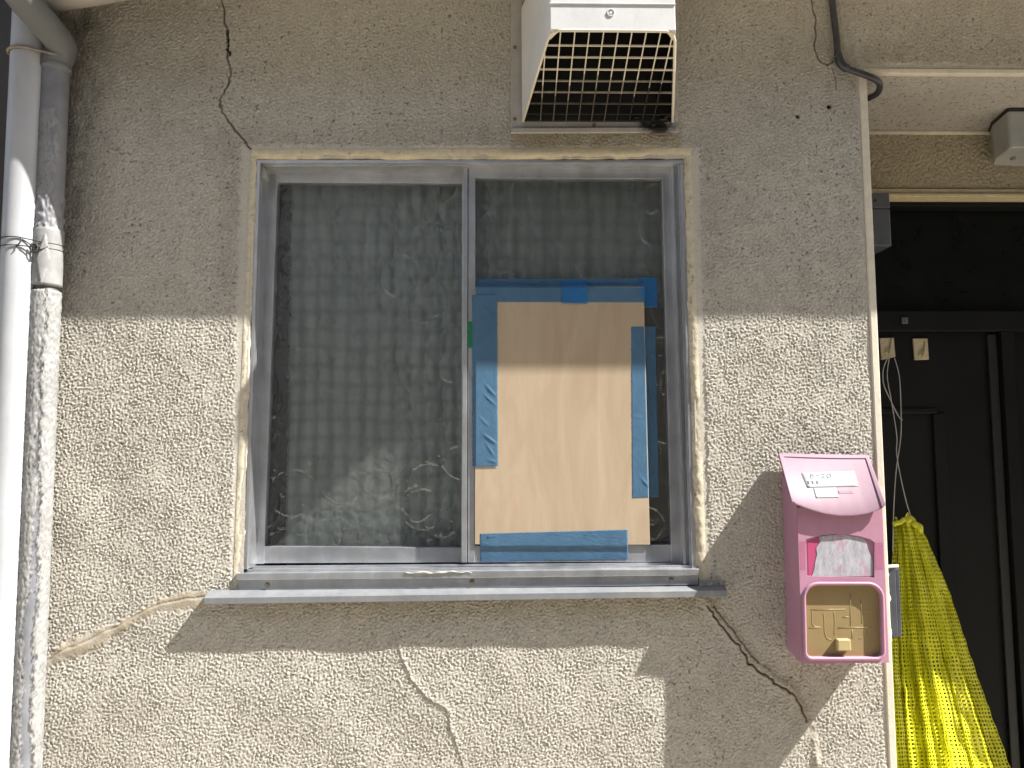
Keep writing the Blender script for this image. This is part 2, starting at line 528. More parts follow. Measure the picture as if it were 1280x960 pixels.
# smooth plaster margins: round the window, along the corner, along the lintel
dwin = np.maximum(np.maximum(OX0-X, X-OX1), np.maximum(OZ0-Z, Z-OZ1))
sm = 1-sstep(0.0205, 0.0245, dwin+jag)
sm *= (Z > OZ0-0.004)
sm = np.maximum(sm, (1-sstep(0.015, 0.020, np.abs(XC-X)+jag))*(Z < ZS+0.01)*(X < XC+0.003))
sm = np.maximum(sm, (1-sstep(0.014, 0.019, Z-ZS+jag))*(X > XC-0.01)*(Z > ZS-0.01))
H = H*(1-0.93*sm) - 0.0011*sm + 0.0006*n3*(1-sm)
crack = np.zeros_like(H); patch = np.zeros_like(H); grime = np.zeros_like(H); tan = np.zeros_like(H)
def polydist(pts):
    """distance and signed distance (right side of travel positive) to a polyline given in photograph pixels"""
    w_ = [P(a, b) for a, b in pts]
    q = [(v.x, v.z) for v in w_]
    best = np.full(H.shape, 9.0); sgn = np.zeros(H.shape); par = np.zeros(H.shape)
    n = len(q)-1
    for i in range(n):
        (ax, az_), (bx, bz) = q[i], q[i+1]
        dx, dz = bx-ax, bz-az_
        L = math.hypot(dx, dz)+1e-9
        i0 = max(0, int((min(ax, bx)-0.06-fx0)/h_)); i1 = int((max(ax, bx)+0.06-fx0)/h_)+1
        j0 = max(0, int((min(az_, bz)-0.06-fz0)/h_)); j1 = int((max(az_, bz)+0.06-fz0)/h_)+1
        if i1 <= 0 or j1 <= 0: continue
        s = (slice(j0, j1), slice(i0, i1))
        t = np.clip(((X[s]-ax)*dx+(Z[s]-az_)*dz)/(L*L), 0, 1)
        d = np.hypot(X[s]-ax-t*dx, Z[s]-az_-t*dz)
        c = (dx*(Z[s]-az_)-dz*(X[s]-ax))/L
        m_ = d < best[s]
        best[s] = np.where(m_, d, best[s]); sgn[s] = np.where(m_, -np.sign(c)*d, sgn[s]); par[s] = np.where(m_, (i+t)/n, par[s])
    return best, sgn, par
def jitter(pts, k=4, a=2.0, seed=0):
    r = random.Random(seed); out = []
    for (x0, y0), (x1, y1) in zip(pts[:-1], pts[1:]):
        out.append((x0, y0))
        for j in range(1, k):
            t = j/k
            out.append((x0+(x1-x0)*t+r.uniform(-a, a), y0+(y1-y0)*t+r.uniform(-a, a)))
    out.append(pts[-1])
    return out
def cut(pts, wd=0.0013, depth=0.0035, dark=1.0, seed=1, a=1.8):
    d, s, p = polydist(jitter(pts, 4, a, seed))
    wv = wd*(0.75+0.35*np.sin(p*37+seed)+0.2*np.sin(p*91))
    f = 1-sstep(wv, wv+0.0019, d)
    H[:] -= depth*f
    crack[:] = np.maximum(crack, dark*f)
    H[:] += 0.0012*np.exp(-(d/0.007)**2)*(1-f)
# crack up from the window's upper left corner
cut([(277, -8), (281, 20), (285, 45), (284, 70), (289, 95), (281, 112), (274, 125), (277, 140), (289, 155), (302, 172), (315, 190)], 0.0005, 0.003, 0.75, 3)
cut([(284, 38), (285, 60), (287, 70)], 0.0017, 0.003, 1, 5)
# fine crack at the upper right
cut([(1014, 0), (1019, 20), (1020, 40), (1018, 60), (1024, 76), (1034, 82), (1042, 76)], 0.0006, 0.002, 0.8, 9, 1.2)
cut([(1040, 84), (1044, 98), (1046, 112)], 0.0003, 0.001, 0.5, 10, 1.0)
# crack running down right from the sill
cut([(884, 757), (897, 775), (910, 792), (925, 806), (934, 826), (947, 838), (962, 848), (975, 858), (990, 866), (1002, 884), (1008, 902)], 0.0007, 0.003, 0.9, 12)
cut([(892, 757), (908, 778), (922, 797), (937, 815), (948, 828)], 0.0003, 0.002, 0.5, 13)
d, s, p = polydist(jitter([(886, 750), (905, 778), (925, 800), (945, 828), (965, 842), (990, 860), (1003, 880), (1008, 900)], 3, 2, 14))
H += 0.002*np.exp(-(np.clip(s, 0, 1)/0.008)**1.4)*(d < 0.05)*np.where(s > 0, 1, np.exp(-(d/0.0018)**2))*(1-sstep(.92, 1, p))
patch = np.maximum(patch, 0.55*np.exp(-(d/0.010)**2))
d, s, p = polydist(jitter([(1012, 905), (1018, 920), (1021, 940), (1024, 975)], 3, 2, 16))
f = np.exp(-(d/0.010)**2)
H[:] = H*(1-0.35*f)+0.0016*np.exp(-(d/0.006)**2)*(1+0.5*n4)
patch = np.maximum(patch, 0.4*f)
# smeared filler at the left
d, s, p = polydist(jitter([(254, 748), (225, 752), (200, 757), (165, 774), (140, 788), (110, 803), (85, 812), (60, 828)], 3, 1.5, 18))
wv = 0.011+0.004*np.sin(p*9+1)+jag*1.3
f = 1-sstep(wv-0.002, wv+0.003, d)
H[:] = H*(1-0.85*f) + f*(0.0022-0.10*np.abs(s-0.002)) + f*0.0004*n4
H -= 0.0014*np.exp(-((s-0.003)/0.0022)**2)*f
patch = np.maximum(patch, f*(0.75+0.12*n4))
# raised crack below the sill
d, s, p = polydist(jitter([(484, 762), (492, 790), (499, 812), (505, 828), (514, 850), (527, 864), (545, 879), (556, 884), (562, 896), (563, 912), (570, 930), (577, 950), (580, 975)], 2, 1.6, 20))
amp = np.clip((p-0.02)*5, 0, 1)*(1-0.5*sstep(.7, 1, p))
ss = -s
H += amp*np.where(ss > 0, 0.0021*np.exp(-(ss/0.007)), 0.0021*np.exp(-(d/0.0012)**2))
crack = np.maximum(crack, 0.35*np.exp(-(d/0.0012)**2)*(p > 0.1))
# drilled holes
for (a, b, r) in ((1037, 133, 0.0042), (997.5, 145.5, 0.0034)):
    c = P(a, b); d = np.hypot(X-c.x, Z-c.z)
    f = 1-sstep(r*0.8, r*1.35, d)
    H -= 0.008*f; crack = np.maximum(crack, f)
# dirt: beside the pipes, upper left, beneath the hood; warm bounce light painted in under the sill
a = P(95, 100).x
grime += 0.8*(1-sstep(a, a+0.10, X))*sstep(P(0, 520).z, P(0, 250).z, Z)
grime += 0.16*sstep(P(0, 330).z, P(0, 60).z, Z)*(1-sstep(a, a+0.45, X))
grime += 0.25*(1-sstep(0.0, 0.05, np.abs(dwin-0.04)))*sstep(P(0, 420).z, P(0, 330).z, Z)
v0, v1 = P(640, 166), P(850, 186)
tan += 0.8*sstep(v0.x-0.006, v0.x+0.003, X)*(1-sstep(v1.x-0.003, v1.x+0.008, X))*sstep(v1.z-0.004, v1.z+0.003, Z)*(Z < v0.z+0.03)
tan += 0.45*sstep(P(0, 800).z, P(0, 755).z, Z)*(Z < OZ0)*(X > OX0)*(X < OX1)  # ground bounce painted in as a brown tint below the sill
tan += 0.10*sstep(P(0, 190).z, P(0, 20).z, Z)  # slightly browner towards the top
al = P(62, 500).x
tan += 0.5*(1-sstep(al, al+0.03, X))*(Z < P(0, 400).z)*np.clip(0.5+0.5*n4, 0, 1)
lz = P(0, 80).z
tan += 0.3*(X > XC)*(1-sstep(0.01, 0.05, np.abs(Z-ZS-0.03)))
H *= sstep(0, 0.014, X-fx0)*sstep(0, 0.014, xs[-1]-X)*sstep(0, 0.014, Z-fz0)*sstep(0, 0.014, zs[-1]-Z)
# extend with a coarse border so that the wall goes on beyond the picture
ex0 = np.array([-3.2, -2.2, -1.5, -1.1]); ex1 = np.array([1.2, XR, 2.2, 3.2])
ez0 = np.array([0.0, 0.3, 0.62]); ez1 = np.array([2.5, 2.9, 3.6])
xa = np.concatenate([ex0, xs, ex1]); za = np.concatenate([ez0, zs, ez1])
def ext(A):
    B = np.zeros((len(za), len(xa)))
    B[3:3+NZ, 4:4+NX] = A
    return B
XA, ZA = np.meshgrid(xa, za)
pts = np.stack([XA, -ext(H), ZA], -1)
cx = 0.5*(xa[:-1]+xa[1:]); cz = 0.5*(za[:-1]+za[1:])
CX, CZ = np.meshgrid(cx, cz)
inwin = (CX > OX0) & (CX < OX1) & (CZ > OZ0) & (CZ < OZ1)
gap = CX < P(14, 60, 0).x
indoor = (CX > XC) & (CX < XR) & (CZ < ZS)
me, used = grid_mesh('wall', pts, ~(inwin | indoor | gap))
sel = lambda A: ext(A).ravel()[used]
for nm, A in (('smooth', sm*0.55), ('crack', np.clip(crack, 0, 1)), ('patch', np.clip(patch, 0, 1)), ('grime', np.clip(grime, 0, 1)), ('tan', np.clip(tan, 0, 1))):
    attr(me, nm, sel(A))
link('wall', me, M_STUCCO, house, smooth=True)

m = MB(); gx = xa[np.searchsorted(cx, P(14, 60, 0).x)]
m.box(gx+0.0005, gx+0.02, 0.002, 1.2, 0.0, 3.6)
m.build('side_wall', M_STUCCO_PLAIN, house)
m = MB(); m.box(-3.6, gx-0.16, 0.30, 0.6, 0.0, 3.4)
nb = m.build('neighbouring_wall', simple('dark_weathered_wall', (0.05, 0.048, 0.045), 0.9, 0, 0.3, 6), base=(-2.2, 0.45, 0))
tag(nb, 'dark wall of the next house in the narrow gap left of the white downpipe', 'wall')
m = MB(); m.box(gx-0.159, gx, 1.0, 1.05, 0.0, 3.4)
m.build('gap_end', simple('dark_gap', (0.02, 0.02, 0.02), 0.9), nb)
# entrance recess
def rough_sheet(name, o, u, v, nu, nv, amp, mat, parent, seed, lo=0.0075, hi=0.017):
    o, u, v = Vector(o), Vector(u), Vector(v)
    nrm = u.cross(v).normalized()
    du = u.length/(nu-1)
    hh = amp*np.tanh(1.3*bandnoise(nu, nv, du, lo, hi, seed))
    a = np.linspace(0, 1, nu)[None, :, None]; b = np.linspace(0, 1, nv)[:, None, None]
    pts = np.array(o)+a*np.array(u)+b*np.array(v)+hh[:, :, None]*np.array(nrm)
    me, used = grid_mesh(name, pts)
    return link(name, me, mat, parent, smooth=True)
ZT = P(1180, 238, RD).z
rough_sheet('transom_wall', (XC, RD, ZT-0.01), (XR-XC, 0, 0), (0, 0, ZS-ZT+0.01), 560, 76, 0.0010, stucco('stucco_transom', False, 0.0006, (0.92, 0.85, 0.70)), house, 31, 0.0052, 0.012)
rough_sheet('soffit', (XC, 0.001, ZS-0.001), (0, RD, 0), (XR-XC, 0, 0), 90, 300, 0.0003, M_SOFFIT, house, 32, 0.007, 0.014)
m = MB(); m.box(XC-0.05, XC, 0.003, 0.42, 0.0, ZS-0.002)
m.build('entrance_reveal', M_STUCCO_PLAIN, house)
m = MB(); m.box(XR, XR+0.05, 0.003, 0.42, 0.0, ZS-0.002)
m.build('entrance_reveal', M_STUCCO_PLAIN, house)
m = MB()
zl = P(1180, 166, RD).z
m.tube([(XC+0.001, RD-0.002, ZS-0.004), (XR, RD-0.002, ZS-0.004)], 0.006, 8)
m.build('cornice_bead', M_TRIMPAINT, house)
m = MB()
z0, z1 = P(1180, 246, RD-0.012).z, P(1180, 235, RD-0.012).z
m.box(XC+0.001, XR-0.001, RD-0.006, RD+0.05, z0+0.006, z1, 0.0015)
m.box(XC+0.001, XR-0.001, RD-0.014, RD+0.05, z0, z0+0.0075, 0.0015)
m.build('door_casing', M_LIP, house)
# corner bead, pale paint
m = MB()
m.box(XC-0.012, XC+0.0025, -0.0022, 0.02, 0.3, ZS-0.0025, 0.002)
m.build('corner_bead', M_TRIMPAINT, house)
m = MB()
m.box(XC-0.002, XR, -0.0018, 0.012, ZS-0.0035, ZS+0.006, 0.0015)
m.build('lintel_edge', M_TRIMPAINT, house)
# eave far above, its edge throws the shade over the upper wall
ED = 0.178
ZE = P(600, 398).z + SB*ED
m = MB()
m.prism([Vector((gx-0.03, y, z)) for y, z in ((-ED, ZE), (0.6, ZE+0.03), (0.6, ZE+0.5), (-ED, ZE+0.12))], [Vector((7, y, z)) for y, z in ((-ED, ZE), (0.6, ZE+0.03), (0.6, ZE+0.5), (-ED, ZE+0.12))])
m.build('eave', M_ROOF, house)
# wall behind the stucco and dim room behind the window
m = MB()
t = bmesh.new()
rx0, rx1, ry0, ry1, rz0, rz1 = OX0-0.3, OX1+0.15, 0.10, 1.6, OZ0-0.4, OZ1+0.4
c = [Vector((a, b, e)) for a in (rx0, rx1) for b in (ry0, ry1) for e in (rz0, rz1)]
v = [t.verts.new(p) for p in c]
for q in ((2, 3, 7, 6), (0, 1, 3, 2), (4, 6, 7, 5), (0, 2, 6, 4), (1, 5, 7, 3)):
    t.faces.new([v[i] for i in q])
m.add(t)
m.build('room', M_ROOM, house)

# ------------------------------------------------------------------ window
ya = 0.004
f = MB()
B = 0.0009
f.px([(321, 203), (325.5, 203), (309, 712), (304, 712)], ya, 0.075, B)                 # left jamb
f.px([(325.5, 208), (328, 208), (312, 708), (309.4, 708)], 0.016, 0.075, 0.0004)
f.px([(851, 204), (854, 204), (871, 712), (865, 712)], ya, 0.075, B)                   # right jamb
f.px([(839.5, 206), (842.5, 206), (858, 706), (854.5, 706)], 0.013, 0.07, 0.0006)
f.px([(842.7, 206), (847, 206), (861.5, 706), (858.2, 706)], 0.021, 0.07, 0.0006)
f.px([(847.5, 206), (851, 206), (865, 706), (862, 706)], 0.012, 0.07, 0.0006)
f.px([(321, 199.5), (854, 199.5), (854, 203.5), (321, 203.5)], ya-0.001, 0.08, B)          # head
f.px([(327, 206.2), (850, 205), (850, 206.8), (327, 208)], 0.014, 0.08, 0.0004)
f.px([(327, 211), (850, 210), (850, 212), (327, 213)], 0.040, 0.08, 0.0004)
# sill section: lip, lower face, tracks
f.px([(295, 716.8), (585, 713.8), (874, 711), (874, 719), (585, 722.5), (296, 725.2)], -0.006, 0.08, B)
f.px([(298, 725.3), (585, 722.6), (873, 719.2), (873, 731), (585, 735), (299, 737)], -0.001, 0.06, 0.0006)
f.px([(309, 711.6), (865, 706.3), (865, 709.5), (309, 714)], 0.010, 0.013, 0.0005)
f.px([(312, 707.5), (863, 703), (863, 706), (312, 710)], 0.030, 0.033, 0.0005)
win = f.build('window', M_ALU, house)
# right (front) sash
YR, YL = 0.030, 0.056
s = MB()
s.px([(579.8, 206), (584.6, 206), (583.4, 703), (576.8, 703)], YR-0.003, YR+0.02, 0.0008)
s.px([(585.6, 207), (594.2, 207), (593.2, 703), (584.6, 703)], YR, YR+0.022, 0.0008)
s.px([(827, 206), (838.8, 206), (854, 705), (839.3, 705)], YR, YR+0.022, 0.0008)
s.px([(594.1, 208), (827.1, 208), (827.1, 223.5), (594.1, 222.5)], YR+0.0012, YR+0.022, 0.0008)
s.px([(593, 682), (839.4, 681), (839.6, 702), (593, 703)], YR+0.0012, YR+0.022, 0.0008)
s.build('sash', M_ALU, win)
s = MB()
s.px([(334, 213), (347.6, 213), (329.8, 705), (316, 705)], YL, YL+0.022, 0.001)
s.px([(347.5, 214), (582, 214), (582, 229.5), (347.5, 228)], YL+0.0012, YL+0.022, 0.0008)
s.px([(329.7, 683), (582, 684.5), (582, 703), (329.7, 704)], YL+0.0012, YL+0.022, 0.0008)
s.px([(577.6, 228), (590, 228), (590, 690), (576.6, 690)], YL, YL+0.022, 0.0008)
s.build('sash', M_ALU, win)
# gaskets
def pane(poly, y, seed):
    a, b = P(*poly[0], y), P(*poly[1], y)
    nx, nz = int((b.x-a.x)/0.0015), int((a.z-b.z)/0.0015)
    x = np.linspace(a.x, b.x, nx); z = np.linspace(b.z, a.z, nz)
    XX, ZZ = np.meshgrid(x, z)
    hgt = 0.00040*bandnoise(nx, nz, 0.0015, 0.02, 0.06, seed) + 0.00016*bandnoise(nx, nz, 0.0015, 0.006, 0.014, seed+1)*np.clip(0.6+0.7*bandnoise(nx, nz, 0.0015, 0.05, 0.2, seed+2), 0, 2)
    r = random.Random(seed)
    for k in range(int((b.x-a.x)*(a.z-b.z)*210)):           # pressed rings and arcs
        cx_, cz_, rr = r.uniform(a.x, b.x), r.uniform(b.z, a.z), r.uniform(0.026, 0.052)
        ang0, span = r.uniform(-3.14, 3.14), r.uniform(1.6, 5.5)
        dx, dz = XX-cx_, ZZ-cz_
        d = np.hypot(dx, dz*r.uniform(0.8, 1.2))-rr
        th = (np.arctan2(dz, dx)-ang0) % (2*math.pi)
        hgt += 0.0010*r.uniform(0.4, 1.6)*np.exp(-(d/0.0024)**2)*np.clip((span-th)*3, 0, 1)*np.clip(th*3, 0, 1)
    me, used = grid_mesh('pane', np.stack([XX, y+hgt*1.1, ZZ], -1))
    return link('pane', me, M_GLASS, win, smooth=True)
pane(((326, 222), (586, 690)), YL+0.012, 51)
pane(((588, 216), (846, 690)), YR+0.013, 61)
for (a, b) in ((334, 731.3), (590, 727.5), (839.5, 725.3)):
    c = P(a, b, -0.0015)
    k = MB(); k.tube([(c.x, -0.0035, c.z), (c.x, -0.0008, c.z)], [0.0042, 0.0048], 14)
    k.build('screw', M_SCREW, win)
k = MB()
rs = random.Random(21)
pt = [P(x, 716.2-0.008*(x-500)+rs.uniform(-1.2, 1.2), -0.007) for x in range(506, 596, 6)]
k.tube(pt, [rs.choice((0.0006, 0.0012, 0.002, 0.0026)) for _ in pt], 7, smooth_steps=3)
k.build('caulk_smear', simple('dirty_caulk', (0.36, 0.34, 0.29), 0.8, 0, 0.2, 80), win)
k = MB(); k.px([(326.5, 207), (331.5, 209), (333, 222), (326, 222)], 0.012, 0.03, 0.001)
k.build('stopper', simple('pale_stopper', (0.34, 0.33, 0.30), 0.6), win)
# sloping flashing under the frame
k = MB()
tl, tr = P(254.5, 747.5, -0.026), P(909, 738, -0.026)
bl, br = P(255.5, 755.5, -0.026), P(909, 746, -0.026)
il, ir = P(262, 736, 0.0), P(907, 731, 0.0)
k.prism([tl, tr, br, bl], [Vector((tl.x, -0.023, tl.z)), Vector((tr.x, -0.023, tr.z)), Vector((br.x, -0.023, br.z)), Vector((bl.x, -0.023, bl.z))], 0.0006)
k.prism([tl+Vector((0, 0.0005, -0.0003)), tr+Vector((0, 0.0005, -0.0003)), Vector((ir.x, 0.006, ir.z)), Vector((il.x, 0.006, il.z))],
        [tl+Vector((0, 0.0005, -0.0022)), tr+Vector((0, 0.0005, -0.0022)), Vector((ir.x, 0.006, ir.z-0.002)), Vector((il.x, 0.006, il.z-0.002))], 0.0004)
k.build('sill', M_SILL, win)

# sealed lip round the frame
def bead(name, pts, y0, w0, d0, mat, seed, n=260, ragged=0.35):
    """irregular strip of sealant: a bent ribbon from the wall face back to the frame; pts give outer and inner edge in pixels"""
    (o0, i0), (o1, i1) = pts
    r = np.random.default_rng(seed)
    def n1d(lo):
        a = r.standard_normal(n); kk = np.fft.rfft(a); fq = np.fft.rfftfreq(n); kk *= np.exp(-(fq*lo)**2)
        b = np.fft.irfft(kk, n); return b/b.std()
    A = [n1d(6) for _ in range(4)]; Bn = [n1d(30) for _ in range(3)]
    rows = []
    for j in range(6):
        v = j/5
        row = []
        for i in range(n):
            t = i/(n-1)
            ox, oy = o0[0]+(o1[0]-o0[0])*t, o0[1]+(o1[1]-o0[1])*t
            ix, iy = i0[0]+(i1[0]-i0[0])*t, i0[1]+(i1[1]-i0[1])*t
            e = ragged*(A[0][i]*0.6+Bn[0][i]*0.6)*(v > 0.55) + 0.12*ragged*A[1][i]*(v < 0.3)
            vv = v*(1+0.18*e)
            px, py = ox+(ix-ox)*vv, oy+(iy-oy)*vv
            yy = y0 + d0*v**1.6 - w0*math.sin(math.pi*v)*(1+0.35*Bn[1][i]) + 0.0005*A[2][i]*(v > 0.2)
            p = P(px, py, yy)
            row.append((p.x, p.y, p.z))
        rows.append(row)
    me, used = grid_mesh(name, np.array(rows))
    return link(name, me, mat, house, smooth=True)
def lip_mat():
    k = Mat('cream_sealant')
    c = k.ramp(k.noise(70, 5, 0.7), 0.3, 0.7, (0.48, 0.41, 0.27, 1), (0.62, 0.545, 0.39, 1))
    c = k.mix(k.math('MULTIPLY', k.ramp(k.noise(55, 5, 0.75), 0.58, 0.68), 0.7), c, (0.20, 0.16, 0.11))
    k.base(c).set(Roughness=0.8)
    k.bump(k.noise(160, 4, 0.7), 0.0015, 0.7)
    return k.m
M_SEAL = lip_mat()
def lip_mat2():
    k = Mat('grey_sealant')
    c = k.ramp(k.noise(60, 5, 0.7), 0.3, 0.7, (0.42, 0.37, 0.27, 1), (0.58, 0.52, 0.40, 1))
    c = k.mix(k.math('MULTIPLY', k.ramp(k.noise(80, 5, 0.75), 0.55, 0.66), 0.75), c, (0.16, 0.14, 0.11))
    k.base(c).set(Roughness=0.85)
    k.bump(k.noise(160, 4, 0.7), 0.0015, 0.7)
    return k.m
M_SEAL2 = lip_mat2()
bead('sealant', [((312, 187), (316, 201)), ((866, 185), (862, 200))], 0.0005, 0.003, 0.005, M_SEAL, 71)
bead('sealant', [((313, 196), (322, 198)), ((291, 738), (305, 722))], 0.0005, 0.001, 0.005, M_SEAL2, 72)
bead('sealant', [((864, 194), (853, 198)), ((884, 732), (868, 718))], 0.0005, 0.002, 0.006, M_SEAL2, 73)

# ------------------------------------------------------------------ door in the recess
YD = 0.34
def zd(py, y=YD): return P(1190, py, y).z
def xd(px, y=YD): return P(px, 600, y).x
k = MB()
k.box(XC+0.002, XR-0.002, YD-0.02, YD+0.06, zd(414, YD-0.02), zd(389, YD-0.02), 0.002)      # header bar
k.box(XC+0.002, XR-0.002, YD-0.03, YD+0.06, zd(258, YD-0.03), zd(246.5, YD-0.03), 0.002)
xr = P(1262, 600, YD-0.02).x
k.box(xr, xr+0.03, YD-0.02, YD+0.06, 0.02, zd(414.5, YD-0.02), 0.002)
k.box(XC+0.002, XC+0.02, YD-0.02, YD+0.06, 0.02, zd(414.5, YD-0.02), 0.002)
k.box(xr+0.03, XR-0.002, YD+0.01, YD+0.06, 0.02, zd(414.5, YD+.01))
door = k.build('door_frame', M_DOOR, house)
k = MB(); k.box(XC+0.003, XR-0.003, YD+0.005, YD+0.02, zd(389.5, YD), zd(257.5, YD))
k.build('transom_panel', M_DOORGLASS, door)
leaf = MB()
leaf.box(XC+0.021, xr-0.001, YD, YD+0.04, 0.03, zd(416, YD))
leaf = leaf.build('door', M_DOOR, house)
k = MB()
px0 = XC+0.021; px1 = P(1168, 600, YD).x
ztop = zd(517)
w_ = 0.012
k.box(px0, px1+w_, YD-0.008, YD-0.0005, ztop, ztop+w_, 0.003)
k.box(px1, px1+w_*2.6, YD-0.0085, YD-0.0006, 0.2, ztop-0.0005, 0.003)
k.build('moulding', M_DOOR, leaf)
k = MB(); k.box(xr-0.026, xr-0.004, YD-0.010, YD-0.0005, 0.04, zd(418), 0.003)
k.build('door_edge', simple('door_edge_grey', (0.011, 0.0115, 0.011), 0.5), leaf)

# ------------------------------------------------------------------ curtain and brown sheet behind the glass
cu = P(360, 400, 0.10).x
cv = P(862, 400, 0.10).x
nx, nz = 420, 90
x = np.linspace(cu, cv, nx); z = np.linspace(OZ0-0.08, OZ1+0.06, nz)
XX, ZZ = np.meshgrid(x, z)
yy = 0.128 + 0.007*np.sin(XX*95+0.6*np.sin(ZZ*7)+1.3*np.sin(XX*17)) + 0.002*bandnoise(nx, nz, 0.003, 0.05, 0.2, 81)
me, _ = grid_mesh('curtain', np.stack([XX, yy, ZZ], -1))
tag(link('curtain', me, M_CURTAIN, base=((cu+cv)/2, 0.118, OZ0-0.08), smooth=True), 'grey-green checked curtain hanging behind the patterned window glass', 'curtain')
k = MB()
k.px([(800, 385), (842, 384), (846, 690), (800, 690)], YR+0.017, YR+0.0195)
tag(k.build('brown_sheet', M_CARD, base=P(822, 690, YR+0.018)), 'dark brown sheet behind the glass to the right of the plywood', 'sheet')

# ------------------------------------------------------------------ plywood and tapes
YP = 0.0285
k = MB()
k.px([(593.8, 359), (805, 358.6), (806, 420), (812.5, 681), (700, 681), (593.5, 680.5)], YP-0.002, YP+0.0035, 0.0005, 1)
tag(k.build('plywood_board', M_PLY, base=P(703, 680, YP)), 'pale plywood board taped over the lower part of the right window pane', 'board')

def tape(label, quad, yfun, mat, seed, group='blue tape strips round the plywood', nu=60, nv=26, wr=0.0005, cat='tape', ragged=0.4, folds=()):
    """quad: four pixel corners clockwise from the upper left; yfun(px, py) is the depth of what it sticks to"""
    r = bandnoise(nu, nv, 0.003, 0.008, 0.04, seed)
    cre = np.abs(bandnoise(nu, nv, 0.003, 0.015, 0.05, seed+1))
    cre = np.clip(1-cre*6, 0, 1)
    lump = bandnoise(nu, nv, 0.003, 0.05, 0.2, seed+2)
    e = np.random.default_rng(seed).uniform(-ragged, ragged, (2, max(nu, nv)))
    rows = []
    for j in range(nv):
        v = j/(nv-1); row = []
        for i in range(nu):
            u = i/(nu-1)
            a = [quad[0][c]*(1-u)+quad[1][c]*u for c in (0, 1)]
            b = [quad[3][c]*(1-u)+quad[2][c]*u for c in (0, 1)]
            px, py = a[0]*(1-v)+b[0]*v, a[1]*(1-v)+b[1]*v
            if i in (0, nu-1): px += e[0][j]
            if j in (0, nv-1): py += e[1][i]*0.4
            y = yfun(px, py)-0.0004-wr*0.12*(r[j, i]+1)-wr*1.3*cre[j, i]*max(0, lump[j, i]-0.75)
            for (ax, ay, bx, by, hh) in folds:
                dx, dy = bx-ax, by-ay
                t = min(1, max(0, ((px-ax)*dx+(py-ay)*dy)/(dx*dx+dy*dy)))
                dd = math.hypot(px-ax-t*dx, py-ay-t*dy)
                y -= hh*math.exp(-(dd/1.5)**2)*math.sin(math.pi*min(1, max(0.05, t)))
            p = P(px, py, y); row.append((p.x, p.y, p.z))
        rows.append(row)
    me, _ = grid_mesh('tape_strip', np.array(rows))
    c = P((quad[2][0]+quad[3][0])/2, quad[3][1], yfun(*quad[3]))
    o = link('tape_strip', me, mat, base=c, smooth=True)
    sol = o.modifiers.new('thickness', 'SOLIDIFY'); sol.thickness = 0.00012; sol.offset = 1
    return tag(o, label, cat, group)
YF = YP-0.002
def sm1(a, b, x):
    t = min(1, max(0, (x-a)/(b-a))); return t*t*(3-2*t)
yg = YR+0.0115
yt = lambda px, py: (yg + (YF-yg)*sm1(357.2, 359.2, py)) if px < 806 else yg
ytr = lambda px, py: YF + (yg-YF)*sm1(805+(py-408)*0.025, 808.5+(py-408)*0.025, px)
ylf = lambda px, py: (YR-0.001) + (YF-YR+0.001)*sm1(592.6, 594.6, px)
ybt = lambda px, py: YF + (YR-0.0004-YF)*max(0, min(1, (py-682)/8))
tape('long translucent blue tape along the top edge of the plywood', [(595, 348.5), (806, 348), (806, 378), (595, 377.5)], yt, M_TAPE, 91, nu=200, nv=34, wr=0.0004, folds=[(660, 356, 676, 352, .0012), (620, 350, 660, 355, .0007), (700, 352, 780, 355, .0006), (626, 372, 632, 378, .001), (798, 362, 802, 376, .0012), (600, 352, 615, 357, .0008), (735, 364, 742, 358, .0008)])
tape('short crumpled dark blue tape at the upper right corner of the plywood', [(797, 347), (821, 346.5), (822, 384.5), (806, 384)], yt, M_TAPE2, 92, wr=0.0009)
tape('small square of darker blue tape midway along the top edge of the plywood', [(702, 351), (733.5, 350.5), (734, 379.5), (702.5, 379)], lambda a, b: yt(a, b)-0.0012, M_TAPE2, 93, nu=30, nv=24)
tape('tall blue tape down the left edge of the plywood', [(590, 368.5), (621.5, 368), (622.5, 582.5), (590.5, 583.5)], lambda a, b: ylf(a, b)-0.0011, M_TAPE, 94, nu=34, nv=180, wr=0.0003, folds=[(606, 480, 620, 496, .0012), (604, 492, 621, 508, .0009), (603, 542, 622, 556, .0014), (606, 552, 619, 572, .0008), (598, 520, 612, 534, .0007), (610, 575, 621, 578, .001), (600, 380, 616, 395, .0006)])
tape('tall blue tape down the right edge of the plywood onto dark glass', [(789, 408.5), (819.5, 408), (823.5, 621.5), (790.5, 622.5)], ytr, M_TAPE, 95, nu=34, nv=160, wr=0.0003, folds=[(808, 440, 820, 446, .0012), (806, 500, 822, 494, .0009), (800, 596, 814, 612, .001), (812, 600, 820, 590, .0014), (791, 455, 801, 452, .0004), (791, 520, 804, 523, .0004)])
tape('wide blue tape across the bottom edge of the plywood', [(600, 667), (784.5, 662), (785.5, 699), (600.5, 702.5)], ybt, M_TAPE, 96, nu=100, nv=46)
tape('short green tape on the meeting stile of the window', [(584.6, 402), (593.5, 402), (593.3, 435.5), (584.3, 435)], lambda a, b: YR-0.0012, M_TAPEG, 97, group='', nu=12, nv=20, wr=0.0002)

